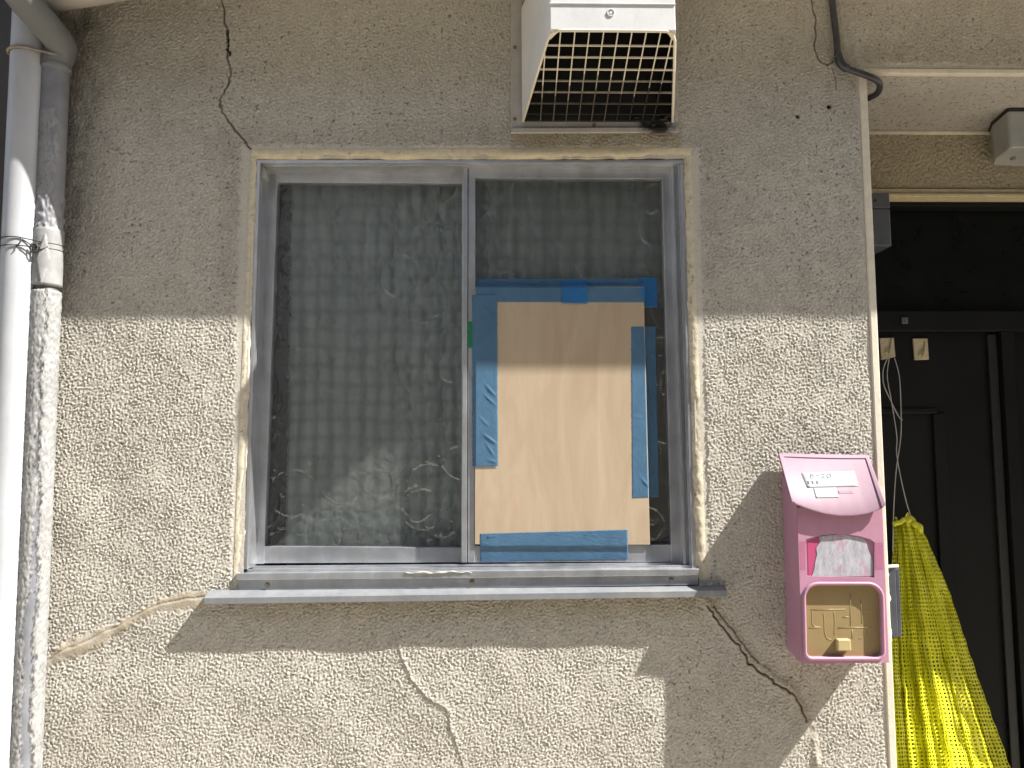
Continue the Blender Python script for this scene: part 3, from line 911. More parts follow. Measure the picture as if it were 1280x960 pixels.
# ------------------------------------------------------------------ vent hood
hb = P(745, 165, 0)
hood = empty('vent_hood', (hb.x, 0, hb.z), 'white kitchen vent hood with soot-stained grille above the window', 'vent hood')
HD = 0.193
fl = P(688, 38, -HD); fr = P(844.5, 37, -HD)
zf = 0.5*(fl.z+fr.z)
wl = P(652.5, 152, -0.012); wr = P(842, 152, -0.012)
zw = 0.5*(wl.z+wr.z)
ztop = zf+0.16
k = MB()
k.px([(639, -60), (848, -60), (848, 164.5), (639, 165.5)], -0.006, 0.001, 0.001)
k.px([(639, 160), (848, 159), (848, 164.8), (639, 165.8)], -0.012, -0.0055, 0.001)
fk = Mat('sooty_flange')
sd_c = P(822, 155, -0.012)-Vector(hood.location)
vm = fk.n('ShaderNodeVectorMath', operation='DISTANCE'); fk.l(fk.co, vm.inputs[0]); vm.inputs[1].default_value = sd_c
ds = fk.math('ADD', vm.outputs['Value'], fk.math('MULTIPLY', fk.noise(60, 4, 0.7), 0.05))
bc = fk.mix(fk.ramp(fk.noise(40, 5), 0.3, 0.7), (0.33, 0.31, 0.275), (0.42, 0.395, 0.35))
fk.base(fk.mix(fk.ramp(ds, 0.045, 0.065, (1, 1, 1, 1), (0, 0, 0, 1)), bc, (0.012, 0.01, 0.008))).set(Roughness=0.6)
k.build('flange', fk.m, hood)
k = MB()
rs = random.Random(9)
for _ in range(16):
    px_, py_ = rs.uniform(790, 843), rs.uniform(143, 157)
    c_ = P(px_, py_, -0.016)
    bmesh.ops.create_icosphere(k.bm, subdivisions=2, radius=rs.uniform(0.0015, 0.004), matrix=Matrix.Translation(c_) @ Matrix.Diagonal((1.3, 0.8, 0.9, 1)))
k.build('grease_lumps', M_GREASE2, hood)
k = MB()
k.box(wl.x+0.002, wr.x-0.002, -0.0128, -0.0062, zw+0.002, ztop-0.004)
k.build('fan_opening', simple('interior_black', (0.006, 0.005, 0.004), 0.7), hood)  # black plate paints in the dark inside of the hood
# shell: tapered box open below, built with thickness
k = MB()
t = bmesh.new()
def hv(x, y, z): return t.verts.new((x, y, z))
th = 0.003
rc = 0.018
def section(x0, x1, y, zlo, zhi):
    """half-section outline: left bottom, left top, right top, right bottom with rounded upper corners"""
    pts = [(x0, zlo)]
    for a in range(5):
        an = math.pi - a*math.pi/8
        pts.append((x0+rc+rc*math.cos(an), zhi-rc+rc*math.sin(an)))
    for a in range(5):
        an = math.pi/2 - a*math.pi/8
        pts.append((x1-rc+rc*math.cos(an), zhi-rc+rc*math.sin(an)))
    pts.append((x1, zlo))
    return [hv(a, y, b) for a, b in pts]
S = []
for q in np.linspace(0, 1, 7):
    x0 = wl.x+(fl.x-wl.x)*q; x1 = wr.x+(fr.x-wr.x)*q
    y = -0.012-(HD-0.012)*q
    zl_ = zw+(zf-zw)*q
    S.append(section(x0, x1, y, zl_, ztop-0.06*q*q))
for A, B_ in zip(S[:-1], S[1:]):
    for i in range(len(A)-1):
        t.faces.new((A[i], A[i+1], B_[i+1], B_[i]))
t.faces.new(S[-1])
bmesh.ops.recalc_face_normals(t, faces=t.faces)
for f_ in t.faces: f_.smooth = False
k.add(t)
shell = k.build('hood_shell', [M_WHITEPLASTIC, M_GREASE2, M_GRIDPL], hood)  # inner faces black: grease plus the painted-in dark of the interior
sol = shell.modifiers.new('thickness', 'SOLIDIFY')
sol.thickness = th; sol.offset = -1; sol.material_offset = 1; sol.material_offset_rim = 2
bv = shell.modifiers.new('soft_edges', 'BEVEL'); bv.width = 0.004; bv.segments = 3; bv.limit_method = 'ANGLE'; bv.angle_limit = math.radians(50)
# raised seam and round boss on the front
k = MB()
zs_ = P(760, 5, -HD).z
k.box(fl.x-0.002, fr.x+0.001, -HD-0.0018, -HD+0.02, zs_-0.0009, zs_+0.0009, 0.0005)
k.build('seam', M_WHITEPLASTIC, hood)
k = MB()
c = P(763.5, 16, -HD)
ring = [Vector((c.x+0.006*math.cos(a), -HD-0.0008, c.z+0.006*math.sin(a))) for a in np.linspace(0, 2*math.pi, 20, endpoint=False)]
k.tube(ring, 0.0008, 6, closed=True)
k.tube([(c.x, -HD+0.001, c.z), (c.x, -HD-0.0012, c.z)], 0.0025, 12)
k.build('boss', M_WHITEPLASTIC, hood)
# rim of the opening
def on_open(x, q, dz=0.0):
    return Vector((x, -0.012-(HD-0.012)*q, zw+(zf-zw)*q+dz))
def lim(q): return (wl.x+(fl.x-wl.x)*q+0.003, wr.x+(fr.x-wr.x)*q-0.003)
k = MB()
ym, yv = 0.0, 0.0
rimp = [on_open(wl.x+0.002, 0.0), on_open(lim(0.5)[0]-0.002, 0.5), on_open(lim(0.90)[0]-0.002, 0.90), on_open(lim(0.965)[0]+0.002, 0.965), on_open(lim(0.99)[0]+0.012, 0.99), on_open(fl.x+0.03, 0.992),
        on_open(fr.x-0.03, 0.992), on_open(lim(0.99)[1]-0.012, 0.99), on_open(lim(0.965)[1]-0.002, 0.965), on_open(lim(0.90)[1]+0.002, 0.90), on_open(lim(0.5)[1]+0.002, 0.5), on_open(wr.x-0.002, 0.0)]
k.tube(rimp, 0.0026, 8)
for sx, e in ((1, lim(1)[0]), (-1, lim(1)[1])):
    k.prism([on_open(e-sx*0.001, 0.99), on_open(e+sx*0.014, 0.99), on_open(e+sx*0.006, 0.95), on_open(e-sx*0.002, 0.90)],
            [on_open(e-sx*0.001, 0.99, 0.003), on_open(e+sx*0.014, 0.99, 0.003), on_open(e+sx*0.006, 0.95, 0.003), on_open(e-sx*0.002, 0.90, 0.003)])
k.build('grille_rim', M_GRIDPL, hood)
# bars front to back (each its own part); soot grows towards the wall at the right
spx = [683, 701, 719, 737, 755, 773, 790.5, 808.5, 826.5, 842]
for px in spx:
    x0 = P(px, 38, -HD).x
    qs = [q for q in np.linspace(0, 0.985, 40) if lim(q)[0] <= x0 <= lim(q)[1]]
    if not qs: continue
    c1_ = 0.46+random.uniform(-0.07, 0.07)+(px-683)*0.0006; c2_ = c1_-random.uniform(0.14, 0.2)
    for (qa, qb, mt) in ((max(c1_, qs[0]), qs[-1], M_GRIDPL), (max(c2_, qs[0]), c1_, M_MID), (qs[0], c2_, M_GREASE if px < 780 else M_GREASE2)):
        if qb-qa < 0.03: continue
        a, b = on_open(x0, qa), on_open(x0, qb)
        k = MB()
        hw, hh = 0.00105, 0.0018
        k.prism([a+Vector((-hw, 0, -0.001)), a+Vector((hw, 0, -0.001)), a+Vector((hw, 0, hh)), a+Vector((-hw, 0, hh))],
                [b+Vector((-hw, 0, -0.001)), b+Vector((hw, 0, -0.001)), b+Vector((hw, 0, hh)), b+Vector((-hw, 0, hh))], 0.0004, 1)
        k.build('grille_bar', mt, hood)
zys = [57.5, 72.5, 87.5, 102, 116, 130, 142.8]
def q_at(py):
    best = min(np.linspace(0, 1, 400), key=lambda q: abs((lambda p: 480-F*((p-CAM).dot(UP))/((p-CAM).dot(FW)))(on_open(0.15, q))-py))
    return best
for i, py in enumerate(zys):
    q = q_at(py)
    a, b = lim(q)
    k = MB()
    yq = on_open(0, q).y; zq = on_open(0, q).z
    k.box(a-0.001, b+0.001, yq-0.0011, yq+0.0011, zq-0.0005, zq+0.0028, 0.0003, 1)
    k.build('grille_slat', M_GRIDPL if i < 3 else (M_MID if i < 5 else M_GREASE if i < 6 else M_GREASE2), hood)
for (a, b) in ((643.5, 59), (643.5, 148.5), (841.5, 147), (742.5, 156)):
    c = P(a, b, -0.007)
    k = MB(); k.tube([(c.x, -0.0085, c.z), (c.x, -0.005, c.z)], [0.003, 0.0036], 12)
    k.build('screw', M_SCREW, hood)

# ------------------------------------------------------------------ letter box
mb0 = P(1050, 820, 0)
box = empty('letter_box', (mb0.x, -0.04, P(1050, 829, -0.078).z), 'pink plastic letter box with tan flap and paper labels on lid', 'letter box')
YB = -0.076
fbl, fbr = P(1002.3, 828, YB), P(1110.5, 830, YB)
ftl, ftr = P(996.5, 622, YB), P(1103, 626, YB)
x0 = 0.5*(fbl.x+ftl.x); x1 = 0.5*(fbr.x+ftr.x)
zb = 0.5*(fbl.z+fbr.z); zt = P(1050, 634, YB).z
ztb = P(980, 590, -0.006).z
k = MB()
t = bmesh.new()
yb_ = -0.002
vs = [t.verts.new(c) for c in ((x0, YB, zb), (x1, YB, zb), (x1, YB, zt), (x0, YB, zt), (x0+0.002, yb_, zb+0.006), (x1-0.002, yb_, zb+0.006), (x1-0.002, yb_, ztb), (x0+0.002, yb_, ztb))]
for q in ((0, 3, 7, 4), (1, 5, 6, 2), (0, 4, 5, 1), (3, 2, 6, 7), (4, 7, 6, 5)):
    t.faces.new([vs[i] for i in q])
bmesh.ops.recalc_face_normals(t, faces=t.faces)
k.add(t)
# front plate with its two openings
def rr(pxl, pyt, pxr, pyb, rt, rb, y, skew=0.0, n=7, arch=0.0):
    out = []
    for cx_, cy_, r, a0 in ((pxr-rt, pyt+rt, rt, 90), (pxl+rt, pyt+rt, rt, 180), (pxl+rb, pyb-rb, rb, 270), (pxr-rb, pyb-rb, rb, 360)):
        for j in range(n):
            an = math.radians(a0-90+90*j/(n-1))
            px = cx_+r*math.cos(an); py = cy_-r*math.sin(an)
            px += skew*(py-pyt)/(pyb-pyt)
            if arch and py < pyt+rt*1.01:
                pass
            out.append((px, py))
    return out
def arch_panel():
    out = [(1008, 720), (1093, 722)]
    top = [(1093.5, 678), (1088, 674), (1075, 670.5), (1060, 668.2), (1045, 667.6), (1030, 668.8), (1018, 671), (1007.5, 674)]
    return out+top
winloop = rr(1003.5+2.5, 731.5, 1101, 821.5, 17, 8, YB, 2.0)
lab = arch_panel()
t = bmesh.new()
def loop(pts):
    vv = [t.verts.new(p) for p in pts]
    return [t.edges.new((vv[i], vv[(i+1) % len(vv)])) for i in range(len(vv))], vv
E1, V1 = loop([(x0, YB-0.0005, zb), (x1, YB-0.0005, zb), (x1, YB-0.0005, zt), (x0, YB-0.0005, zt)])
E2, V2 = loop([P(a, b, YB-0.0005) for a, b in winloop])
E3, V3 = loop([P(a, b, YB-0.0005) for a, b in lab])
bmesh.ops.triangle_fill(t, edges=E1+E2+E3, use_beauty=True, use_dissolve=False)
for V, dep in ((V2, 0.0080), (V3, 0.003)):
    vv = [t.verts.new((a.co.x, YB+dep, a.co.z)) for a in V]
    for i in range(len(V)):
        j = (i+1) % len(V)
        t.faces.new((V[i], V[j], vv[j], vv[i]))
    if dep < 0.01: t.faces.new(vv)
bmesh.ops.recalc_face_normals(t, faces=t.faces)
for f_ in t.faces:
    if abs(f_.normal.y) > 0.9 and f_.normal.y > 0: f_.normal_flip()
k.add(t)
body = k.build('body', M_PINK, box)
k = MB()
k.tube([P(a, b, YB-0.0012) for a, b in rr(1003.5+1.0, 729.5, 1102.8, 823.5, 18, 9, YB, 2.0)], 0.0032, 8, closed=True)
k.build('flap_rim', plastic('pink_rim', (0.38, 0.205, 0.28)), box)
k = MB()
k.px(rr(1003, 729, 1105, 825, 8, 6, YB, 0), YB+0.0065, YB+0.009)
flap = k.build('flap', M_TAN, box)
k = MB()
k.px([(1047, 799.5), (1063.5, 799.5), (1064.5, 814), (1047.5, 814)], YB-0.004, YB+0.007, 0.002, 3)
k.build('knob', M_KNOB, flap)
def z6(a, b): return (980+a/6.4, 690+b/6.4)
k = MB()
yl = YB+0.0067
for ln in ([(215, 462), (490, 458)], [(225, 470), (224, 560), (240, 592), (290, 602)], [(315, 490), (322, 560), (325, 640), (345, 690), (380, 700)],
           [(400, 480), (405, 560), (402, 660)], [(530, 330), (532, 590)], [(615, 380), (622, 570)], [(430, 606), (700, 602)], [(545, 620), (545, 690)],
           [(640, 625), (635, 670), (600, 695)], [(200, 606), (290, 608)], [(470, 520), (520, 520)], [(640, 462), (690, 462)]):
    k.tube(spline([P(*z6(a, b), yl) for a, b in ln], 6) if len(ln) > 2 else [P(*z6(a, b), yl) for a, b in ln], 0.0008, 6)
k.build('embossing', M_TAN, flap)
# worn picture panel
k = MB()
zz = lambda a, b: (960+a/3.2, 540+b/3.2)
yq = YB+0.0028
k.px([zz(158, 440), zz(205, 420), zz(190, 500), zz(175, 576), zz(162, 576)], yq-0.0004, yq, 0)
k.build('pink_print', M_MAGENTA, box)
edge = [(205, 418), (240, 412), (290, 410), (335, 415), (360, 420), (380, 424), (392, 440), (400, 470), (412, 500), (418, 530), (416, 578), (300, 578), (178, 578), (184, 550), (192, 520), (198, 490), (194, 465), (206, 440)]
k = MB()
k.px([zz(a+random.uniform(-3, 3), b+random.uniform(-2, 2)) for a, b in edge], yq-0.0011, yq-0.0003, 0)
tag(k.build('torn_sticker', M_TORN, box), 'torn whitish remains of a sticker')
bandm = plastic('deeper_pink_band', (0.36, 0.135, 0.215))
for quad in ([(999.5, 677), (1007, 676.5), (1007, 712), (1000.5, 713)], [(1094.5, 678), (1103.5, 678.5), (1104.5, 712), (1094.5, 712)]):
    k = MB(); k.px(quad, YB-0.00065, YB-0.00055); k.build('print_band', bandm, box)
# lid: a slightly bowed plate with a raised border on three sides
LIPX = [985, 990, 1000, 1010, 1030, 1050, 1068, 1085, 1095, 1101, 1107, 1112]
LIPY = [627, 628, 632, 636, 642, 644.8, 644.5, 642, 638.5, 636, 632, 630]
def lid_uv(u, v):
    """u across, v from the hinge edge to the lip, in pixels"""
    tx, ty = 973+112*u, 567.5+2*u
    bx = 989.5+117.5*u
    by = float(np.interp(bx, LIPX, LIPY))
    return tx+(bx-tx)*v, ty+(by-ty)*v
def lid_y(v): return -0.010-0.0775*math.sin(v*1.30)/math.sin(1.30)
def L(px, py, off=0.0):
    v = 0.5
    for _ in range(6):
        u = (px-(973+(989.5-973)*v))/(112+(117.5-112)*v)
        ty = 567.5+2*u; by = float(np.interp(989.5+117.5*u, LIPX, LIPY))
        v = (py-ty)/(by-ty)
    p = P(px, py, lid_y(v))
    return p+Vector((0, -0.75, 0.66))*off
us = [0, 0.012, 0.040, 0.046] + list(np.linspace(0.09, 0.91, 26)) + [0.954, 0.96, 0.988, 1]
vs_ = [0, 0.015, 0.060, 0.070] + list(np.linspace(0.12, 0.94, 18)) + [0.97, 1]
rows = []
for v in vs_:
    row = []
    for u in us:
        px, py = lid_uv(u, v)
        p = P(px, py, lid_y(v))
        rim = max(1 if (u <= 0.045 or u >= 0.955) else 0, 1 if v <= 0.061 else 0)
        p = p+Vector((0, -0.75, 0.66))*(0.0022*rim)
        row.append((p.x, p.y, p.z))
    rows.append(row)
me, _ = grid_mesh('lid', np.array(rows))
lid = link('lid', me, M_PINKLID, box, smooth=True)
me.set_sharp_from_angle(angle=math.radians(28))
sol = lid.modifiers.new('thickness', 'SOLIDIFY'); sol.thickness = 0.0045; sol.offset = 1
for md in (sol,): md.use_even_offset = False
me.flip_normals() if sum(p.normal.y for p in me.polygons) > 0 else None
sol.offset = -1
bv = lid.modifiers.new('soft_edges', 'BEVEL'); bv.width = 0.0009; bv.segments = 2; bv.limit_method = 'ANGLE'; bv.angle_limit = math.radians(50)
LO = 0.0
def lp(poly, o0, o1, name, mat, parent, bev=0):
    """thin patch lying on the lid, its four corners in pixels"""
    rows = []
    for v in np.linspace(0, 1, 8):
        row = []
        for u in np.linspace(0, 1, 14):
            a = [poly[0][c]*(1-u)+poly[1][c]*u for c in (0, 1)]; b = [poly[3][c]*(1-u)+poly[2][c]*u for c in (0, 1)]
            p = L(a[0]*(1-v)+b[0]*v, a[1]*(1-v)+b[1]*v, o1); row.append((p.x, p.y, p.z))
        rows.append(row)
    me, _ = grid_mesh(name, np.array(rows))
    if sum(p.normal.y for p in me.polygons) > 0: me.flip_normals()
    o = link(name, me, mat, parent)
    sol = o.modifiers.new('thickness', 'SOLIDIFY'); sol.thickness = max(0.0001, o1-o0-0.0001); sol.offset = -1
    return o
g = lambda a, b: (980+a/8, 560+b/8)
lp([g(172, 252), g(698, 232), g(745, 385), g(232, 398)], LO, LO+0.0007, 'paper_label', M_PAPER, lid)
lp([g(292, 400), g(515, 396), g(550, 497), g(320, 502)], LO, LO+0.0006, 'paper_label', M_PAPER, lid)
lp([g(535, 428), g(690, 430), g(695, 455), g(545, 456)], LO, LO+0.0002, 'faded_print', M_FADEDRED, lid)
k = MB()
def stroke(pts, r=0.00042):
    k.tube([L(*g(a, b), LO+0.0009) for a, b in pts], r*1.7, 5)
# 8-20 and a smaller faded line below it
def loop8(cx_, cy_, rx, ry): return [(cx_+rx*math.cos(a), cy_+ry*math.sin(a)) for a in np.linspace(0, 2*math.pi, 14)]
stroke(loop8(272, 272, 11, 9)); stroke(loop8(278, 293, 15, 12))
stroke([(312, 283), (330, 278), (352, 282)])
stroke([(372, 275), (384, 265), (400, 268), (402, 280), (384, 293), (374, 304), (412, 300)])
stroke(loop8(448, 283, 20, 19))
for i, ox in enumerate((238, 280, 325)):
    stroke([(ox-8, 336), (ox+12, 334)], 0.0003); stroke([(ox, 330), (ox+4, 364)], 0.0003)
    stroke([(ox-8, 350), (ox+14, 348)], 0.0003); stroke([(ox-6, 364), (ox+16, 360)], 0.0003)
    stroke([(ox+8, 338), (ox+14, 362)], 0.0003)
k.build('handwriting', M_PENCIL, lid)

# ------------------------------------------------------------------ pipes at the left
def vtube(name, label, px_top, px_bot, y, r, mat, z0, z1, cat='pipe'):
    pass
YA = -0.047
RA = 0.0305
xa_ = 0.5*(P(33.5, 200, YA).x + P(-1, 800, YA).x)
xw = P(26, 300, YA).x
pipe = MB()
pipe.tube([(xw, YA, z) for z in np.linspace(0.02, 2.42, 12)], RA, 40)
tag(pipe.build('downpipe', M_WHITEPIPE, base=(xw, YA, 0.02)), 'thick white plastic downpipe at the far left of the wall', 'pipe')
# thinner pipe with peeling paint
YB2 = -0.036
xg = P(58, 350, YB2).x
RB = 0.0238
nth, nzz = 96, 620
zz0, zz1 = 0.4, P(70, 85, YB2).z
th_ = np.linspace(0, 2*math.pi, nth+1); zl_ = np.linspace(zz0, zz1, nzz)
TH, ZL = np.meshgrid(th_, zl_)
view = math.atan2(-1.45-YB2, 0-xg)
rel = (TH-view+math.pi) % (2*math.pi)-math.pi          # angle from the side seen by the camera, left of it negative? (counter-clockwise positive)
PYZ = np.interp(ZL, [P(60, 960, YB2).z, P(60, 0, YB2).z], [960, 0])
def cyl(lo, hi, seed):
    n = bandnoise(nth, nzz, 0.0016, lo, hi, seed)
    return np.concatenate([n, n[:, :1]], 1)
na, nb, nc = cyl(0.012, 0.05, 101), cyl(0.004, 0.012, 102), cyl(0.006, 0.02, 103)
paint = np.zeros_like(ZL); crk = np.zeros_like(ZL); dr = np.zeros_like(ZL)
low = PYZ > 381
cl = 0.10*np.sin(PYZ*0.021)+0.09*np.sin(PYZ*0.06+1)+0.05*nb-0.05     # wandering split in the paint
hw = np.interp(PYZ, [380, 480, 560, 640, 700, 780, 860, 960], [0.02, 0.05, 0.10, 0.14, 0.16, 0.42, 0.30, 0.40])+0.05*na
bare = np.abs(rel-cl) < hw
pl = low & ~bare
dr += np.where(low, 0.0008, 0)
cells = np.clip(1-np.abs(nc)*6, 0, 1)
up = (PYZ > 150) & (PYZ < 262)
pu = up & (rel+0.25*na < 0.15) & (rel > -1.2) & (cells < 0.6)
mid = (PYZ >= 262) & (PYZ < 305)
pm = mid & (nc > -0.7)
coup = (PYZ >= 305) & (PYZ < 378)
paint = np.where(pl, 1.0, np.where(pu, 0.62, np.where(pm, 0.40, np.where(coup, 0.85, np.where(PYZ < 150, 0.12, 0.0)))))
paint = np.where(up & ~pu & (rel > 0.3), 0.22, paint)
dr = np.where(pl, 0.0016+0.0004*nb+0.00025*nc, np.where(pu, 0.0009+0.0003*nb, np.where(pm, 0.0012*nc, np.where(coup, 0.0022, 0))))
kite = coup & (np.abs(rel+0.25+0.002*(PYZ-340)) < 0.42*(1-np.abs(PYZ-345)/32))
dr = np.where(kite, dr+0.002, dr); paint = np.where(kite, 1.0, paint)
edge_ = np.abs(np.abs(rel-cl)-hw) < 0.05
crk = np.where(low & edge_ & (nb > -0.3), 0.8, 0)
crk = np.where(low & (np.abs(rel-cl-0.7*hw) < 0.05), 1.0, crk)
crk = np.where(low & ((np.abs(nb) < 0.09) | (np.abs(nc) < 0.08)) & ~bare, 0.45, crk)
crk = np.where((PYZ > 377) & (PYZ <= 382), 1.0, crk)
dr = np.where((PYZ > 377) & (PYZ <= 382), -0.003, dr)
crk = np.where(pu & (cells > 0.35), 0.8, crk)
col = (PYZ < 96)
dr = np.where(col, 0.003, dr)
R_ = RB+dr
me, used = grid_mesh('peeling_pipe', np.stack([xg+R_*np.cos(TH), YB2+R_*np.sin(TH), ZL], -1))
attr(me, 'paint', np.clip(paint, 0, 1).ravel()); attr(me, 'crack', np.clip(crk, 0, 1).ravel())
tag(link('downpipe', me, M_PEEL, base=(xg, YB2, zz0), smooth=True), 'thinner grey pipe with cracked peeling white paint beside the stucco', 'pipe')
# elbow above it
k = MB()
k.tube([(xg, YB2, zz1-0.004), (xg, YB2, zz1+0.012), P(76, 58, YB2-0.008), P(58, 32, -0.085), P(36, 8, -0.125), P(12, -24, -0.17)], [0.0275, 0.0275, 0.027, 0.026, 0.026, 0.026], 28, smooth_steps=6)
tag(k.build('pipe_elbow', M_GREYPIPE, base=(xg, YB2, zz1)), 'grey bent pipe crossing the white downpipe at the upper left corner', 'pipe')
k = MB()
k.tube([P(62, -8, -0.08), P(110, -15, -0.08), P(200, -31, -0.08), P(320, -52, -0.08)], 0.031, 28)
tag(k.build('gutter_pipe', M_CREAMPIPE, base=P(48, -6, -0.10)), 'cream horizontal pipe along the top left edge of the wall', 'pipe')
# strap and wire round both pipes
def around(z, dz=0.0, pad=0.002, n=60):
    """closed path hugging the two pipes"""
    c1, r1 = Vector((xw, YA, 0)), RA+pad
    c2, r2 = Vector((xg, YB2, 0)), RB+pad
    out = []
    dvec = (c2-c1); base_a = math.atan2(dvec.y, dvec.x)
    off = math.acos(max(-1, min(1, (r1-r2)/dvec.length)))
    for a in np.linspace(base_a+off, base_a+2*math.pi-off, 30): out.append(Vector((c1.x+r1*math.cos(a), c1.y+r1*math.sin(a), z)))
    for a in np.linspace(base_a-off, base_a+off, 24): out.append(Vector((c2.x+r2*math.cos(a), c2.y+r2*math.sin(a), z+dz)))
    return out
k = MB()
zst = P(50, 60, -0.075).z
k.tube(around(zst, -0.004, 0.003), 0.0026, 8, closed=True)
tag(k.build('strap', M_RUST, base=(xw, YA, zst)), 'rusty strap binding both downpipes together near the top', 'strap')
k = MB()
zwr = P(20, 300, -0.078).z
k.tube(around(zwr+0.006, -0.006, 0.0018), 0.0011, 6, closed=True)
k.tube(around(zwr-0.009, -0.001, 0.0018), 0.0011, 6, closed=True)
kn = P(43, 310, -0.066)
k.tube([kn+Vector((0.0055*math.cos(a), -0.003*math.sin(a*0.5), 0.008*math.sin(a)+0.0015*math.sin(a*3))) for a in np.linspace(0, 6*math.pi, 50)], 0.0014, 6)
k.tube([P(25, 298, -0.079), P(33, 302, -0.077), P(41, 308, -0.071)], 0.0012, 6)
k.tube([P(20, 309, -0.080), P(25, 303, -0.081), P(27, 297, -0.081)], 0.0012, 6)
k.tube([kn, P(52, 312, -0.064), P(60, 308, -0.060)], 0.0012, 6)
tag(k.build('binding_wire', M_WIRE, base=(xw, YA, zwr)), 'dark twisted wire tied round both downpipes at mid height', 'wire')

# ------------------------------------------------------------------ conduit at the upper right
k = MB()
k.tube([P(1039.5, -30, -0.008), P(1041.5, 10, -0.008), P(1045.5, 45, -0.008), P(1047.5, 68, -0.009), P(1051, 79, -0.010), P(1060, 86, -0.010), P(1075, 91.5, -0.011), P(1090, 97, -0.012),
        P(1098.5, 103, -0.004), P(1099.5, 110, 0.012), P(1096, 117, 0.03), P(1089, 121, 0.05), P(1083, 124, 0.06)], 0.0062, 14, smooth_steps=7)
cond = k.build('conduit', M_CONDUIT, base=P(1083, 124, 0.05))
tag(cond, 'black cable conduit running down the wall and round the entrance corner', 'conduit')
k = MB()
k.tube([P(1047.3, 67, -0.009), P(1049.5, 76, -0.010), P(1054, 82.5, -0.010), P(1060, 86, -0.010)], [0.0076, 0.008, 0.008, 0.0074], 14, smooth_steps=4)
k.build('coupling', M_CONDUIT, cond)
k = MB()
k.tube([P(1039, 75, -0.004), P(1043, 71, -0.016), P(1046, 69, -0.017)], 0.0012, 6)
k.build('clip', M_SCREW, cond)

# ------------------------------------------------------------------ porch lamp
lz = ZS-0.002
def S_(px, py): return Pp(px, py, Vector((0, 0, lz)), Vector((0, 0, 1)))
a, b, c = S_(1238.5, 153), S_(1262, 134.5), S_(1282, 133.5)
W_ = 0.115
lx0 = a.x; 
base_poly = [Vector((a.x, a.y, lz)), Vector((b.x-0.004, b.y+0.006, lz)), Vector((b.x, b.y, lz)), Vector((b.x+W_, b.y-0.001, lz)), Vector((b.x+W_+0.03, a.y, lz)), Vector((b.x+W_, a.y+0.05, lz)), Vector((a.x+0.02, a.y+0.04, lz))]
lamp = empty('porch_lamp', (b.x+0.05, a.y-0.01, lz), 'frosted porch lamp on a black base under the entrance soffit', 'lamp')
k = MB()
k.prism(base_poly, [p-Vector((0, 0, 0.006)) for p in base_poly], 0.001)
k.build('lamp_base', M_LAMPBASE, lamp)
def lampglass():
    k = Mat('frosted_lamp_plastic')
    k.base(k.ramp(k.noise(12, 4), 0.3, 0.7, (0.30, 0.31, 0.30, 1), (0.38, 0.39, 0.375, 1)))
    k.set(Roughness=0.25, Subsurface_Weight=0.3, Subsurface_Scale=0.02)
    return k.m
cc = sum(base_poly, Vector())/len(base_poly)
k = MB()
hgt = 0.088
rows = []
sh_poly = [cc+(p-cc)*0.96 for p in base_poly]
lo_poly = [cc+(p-cc)*0.91-Vector((0, 0, hgt)) for p in base_poly]
k.prism([p-Vector((0, 0, 0.0055)) for p in sh_poly], lo_poly, 0.008, 4)
sh = k.build('lamp_shade', lampglass(), lamp)
k = MB()
q = P(1266.5, 198, min(p.y for p in lo_poly)+0.012)
k.tube([(q.x, q.y-0.004, q.z), (q.x, q.y+0.004, q.z)], 0.0042, 14)
k.build('lamp_screw', simple('lamp_screw_grey', (0.20, 0.19, 0.18), 0.4), sh)

# ------------------------------------------------------------------ boxes at the entrance corner
k = MB()
yb0 = 0.20
xe = P(1113.5, 270, yb0).x
k.box(XC+0.0008, xe, yb0, yb0+0.07, P(1100, 260.5, yb0).z, P(1100, 241, yb0).z, 0.003, 2)
k.box(XC+0.0008, xe-0.001, yb0-0.001, yb0+0.07, P(1100, 308, yb0).z, P(1100, 261, yb0).z, 0.003, 2)
gb = k.build('corner_box', M_GREYBOX, base=(XC, yb0+0.035, P(1100, 308, yb0).z))
tag(gb, 'small smoky grey plastic box at the top corner of the entrance', 'box')
k = MB(); c = P(1094, 250.5, yb0-0.001); k.tube([(c.x, c.y+0.002, c.z), (c.x, c.y-0.001, c.z)], 0.003, 12); k.build('sensor_dot', M_BLACK, gb)
k = MB()
yk = 0.035
k.box(XC+0.0008, P(1121.5, 750, yk).x, yk, yk+0.07, P(1118, 797, yk).z, P(1118, 709, yk).z, 0.002, 2)
k.box(P(1121.6, 750, yk).x, P(1127.5, 750, yk).x, yk+0.004, yk+0.066, P(1118, 796.5, yk).z, P(1118, 711, yk).z, 0.002, 2)
dp = k.build('door_chime_plate', M_GREYBOX2, base=(XC, yk+0.035, P(1118, 797, yk).z))
tag(dp, 'dark grey plate fixed on the entrance corner beside the pink letter box', 'plate')
k = MB()
pts_ = [P(1112+random.uniform(-1, 1), y, 0.004) for y in range(701, 806, 6)]
k.tube([Vector((XC+0.001+random.uniform(-0.001, 0.0015), 0.012+random.uniform(-0.003, 0.003), p.z)) for p in pts_], [random.uniform(0.005, 0.0085) for _ in pts_], 10, smooth_steps=3)
k.tube([Vector((XC+0.002, 0.012, P(1118, 706, yk).z)), Vector((P(1127, 750, yk).x, yk+0.01, P(1118, 708.5, yk).z))], 0.003, 8)
k.build('caulk', M_CAULK, dp)

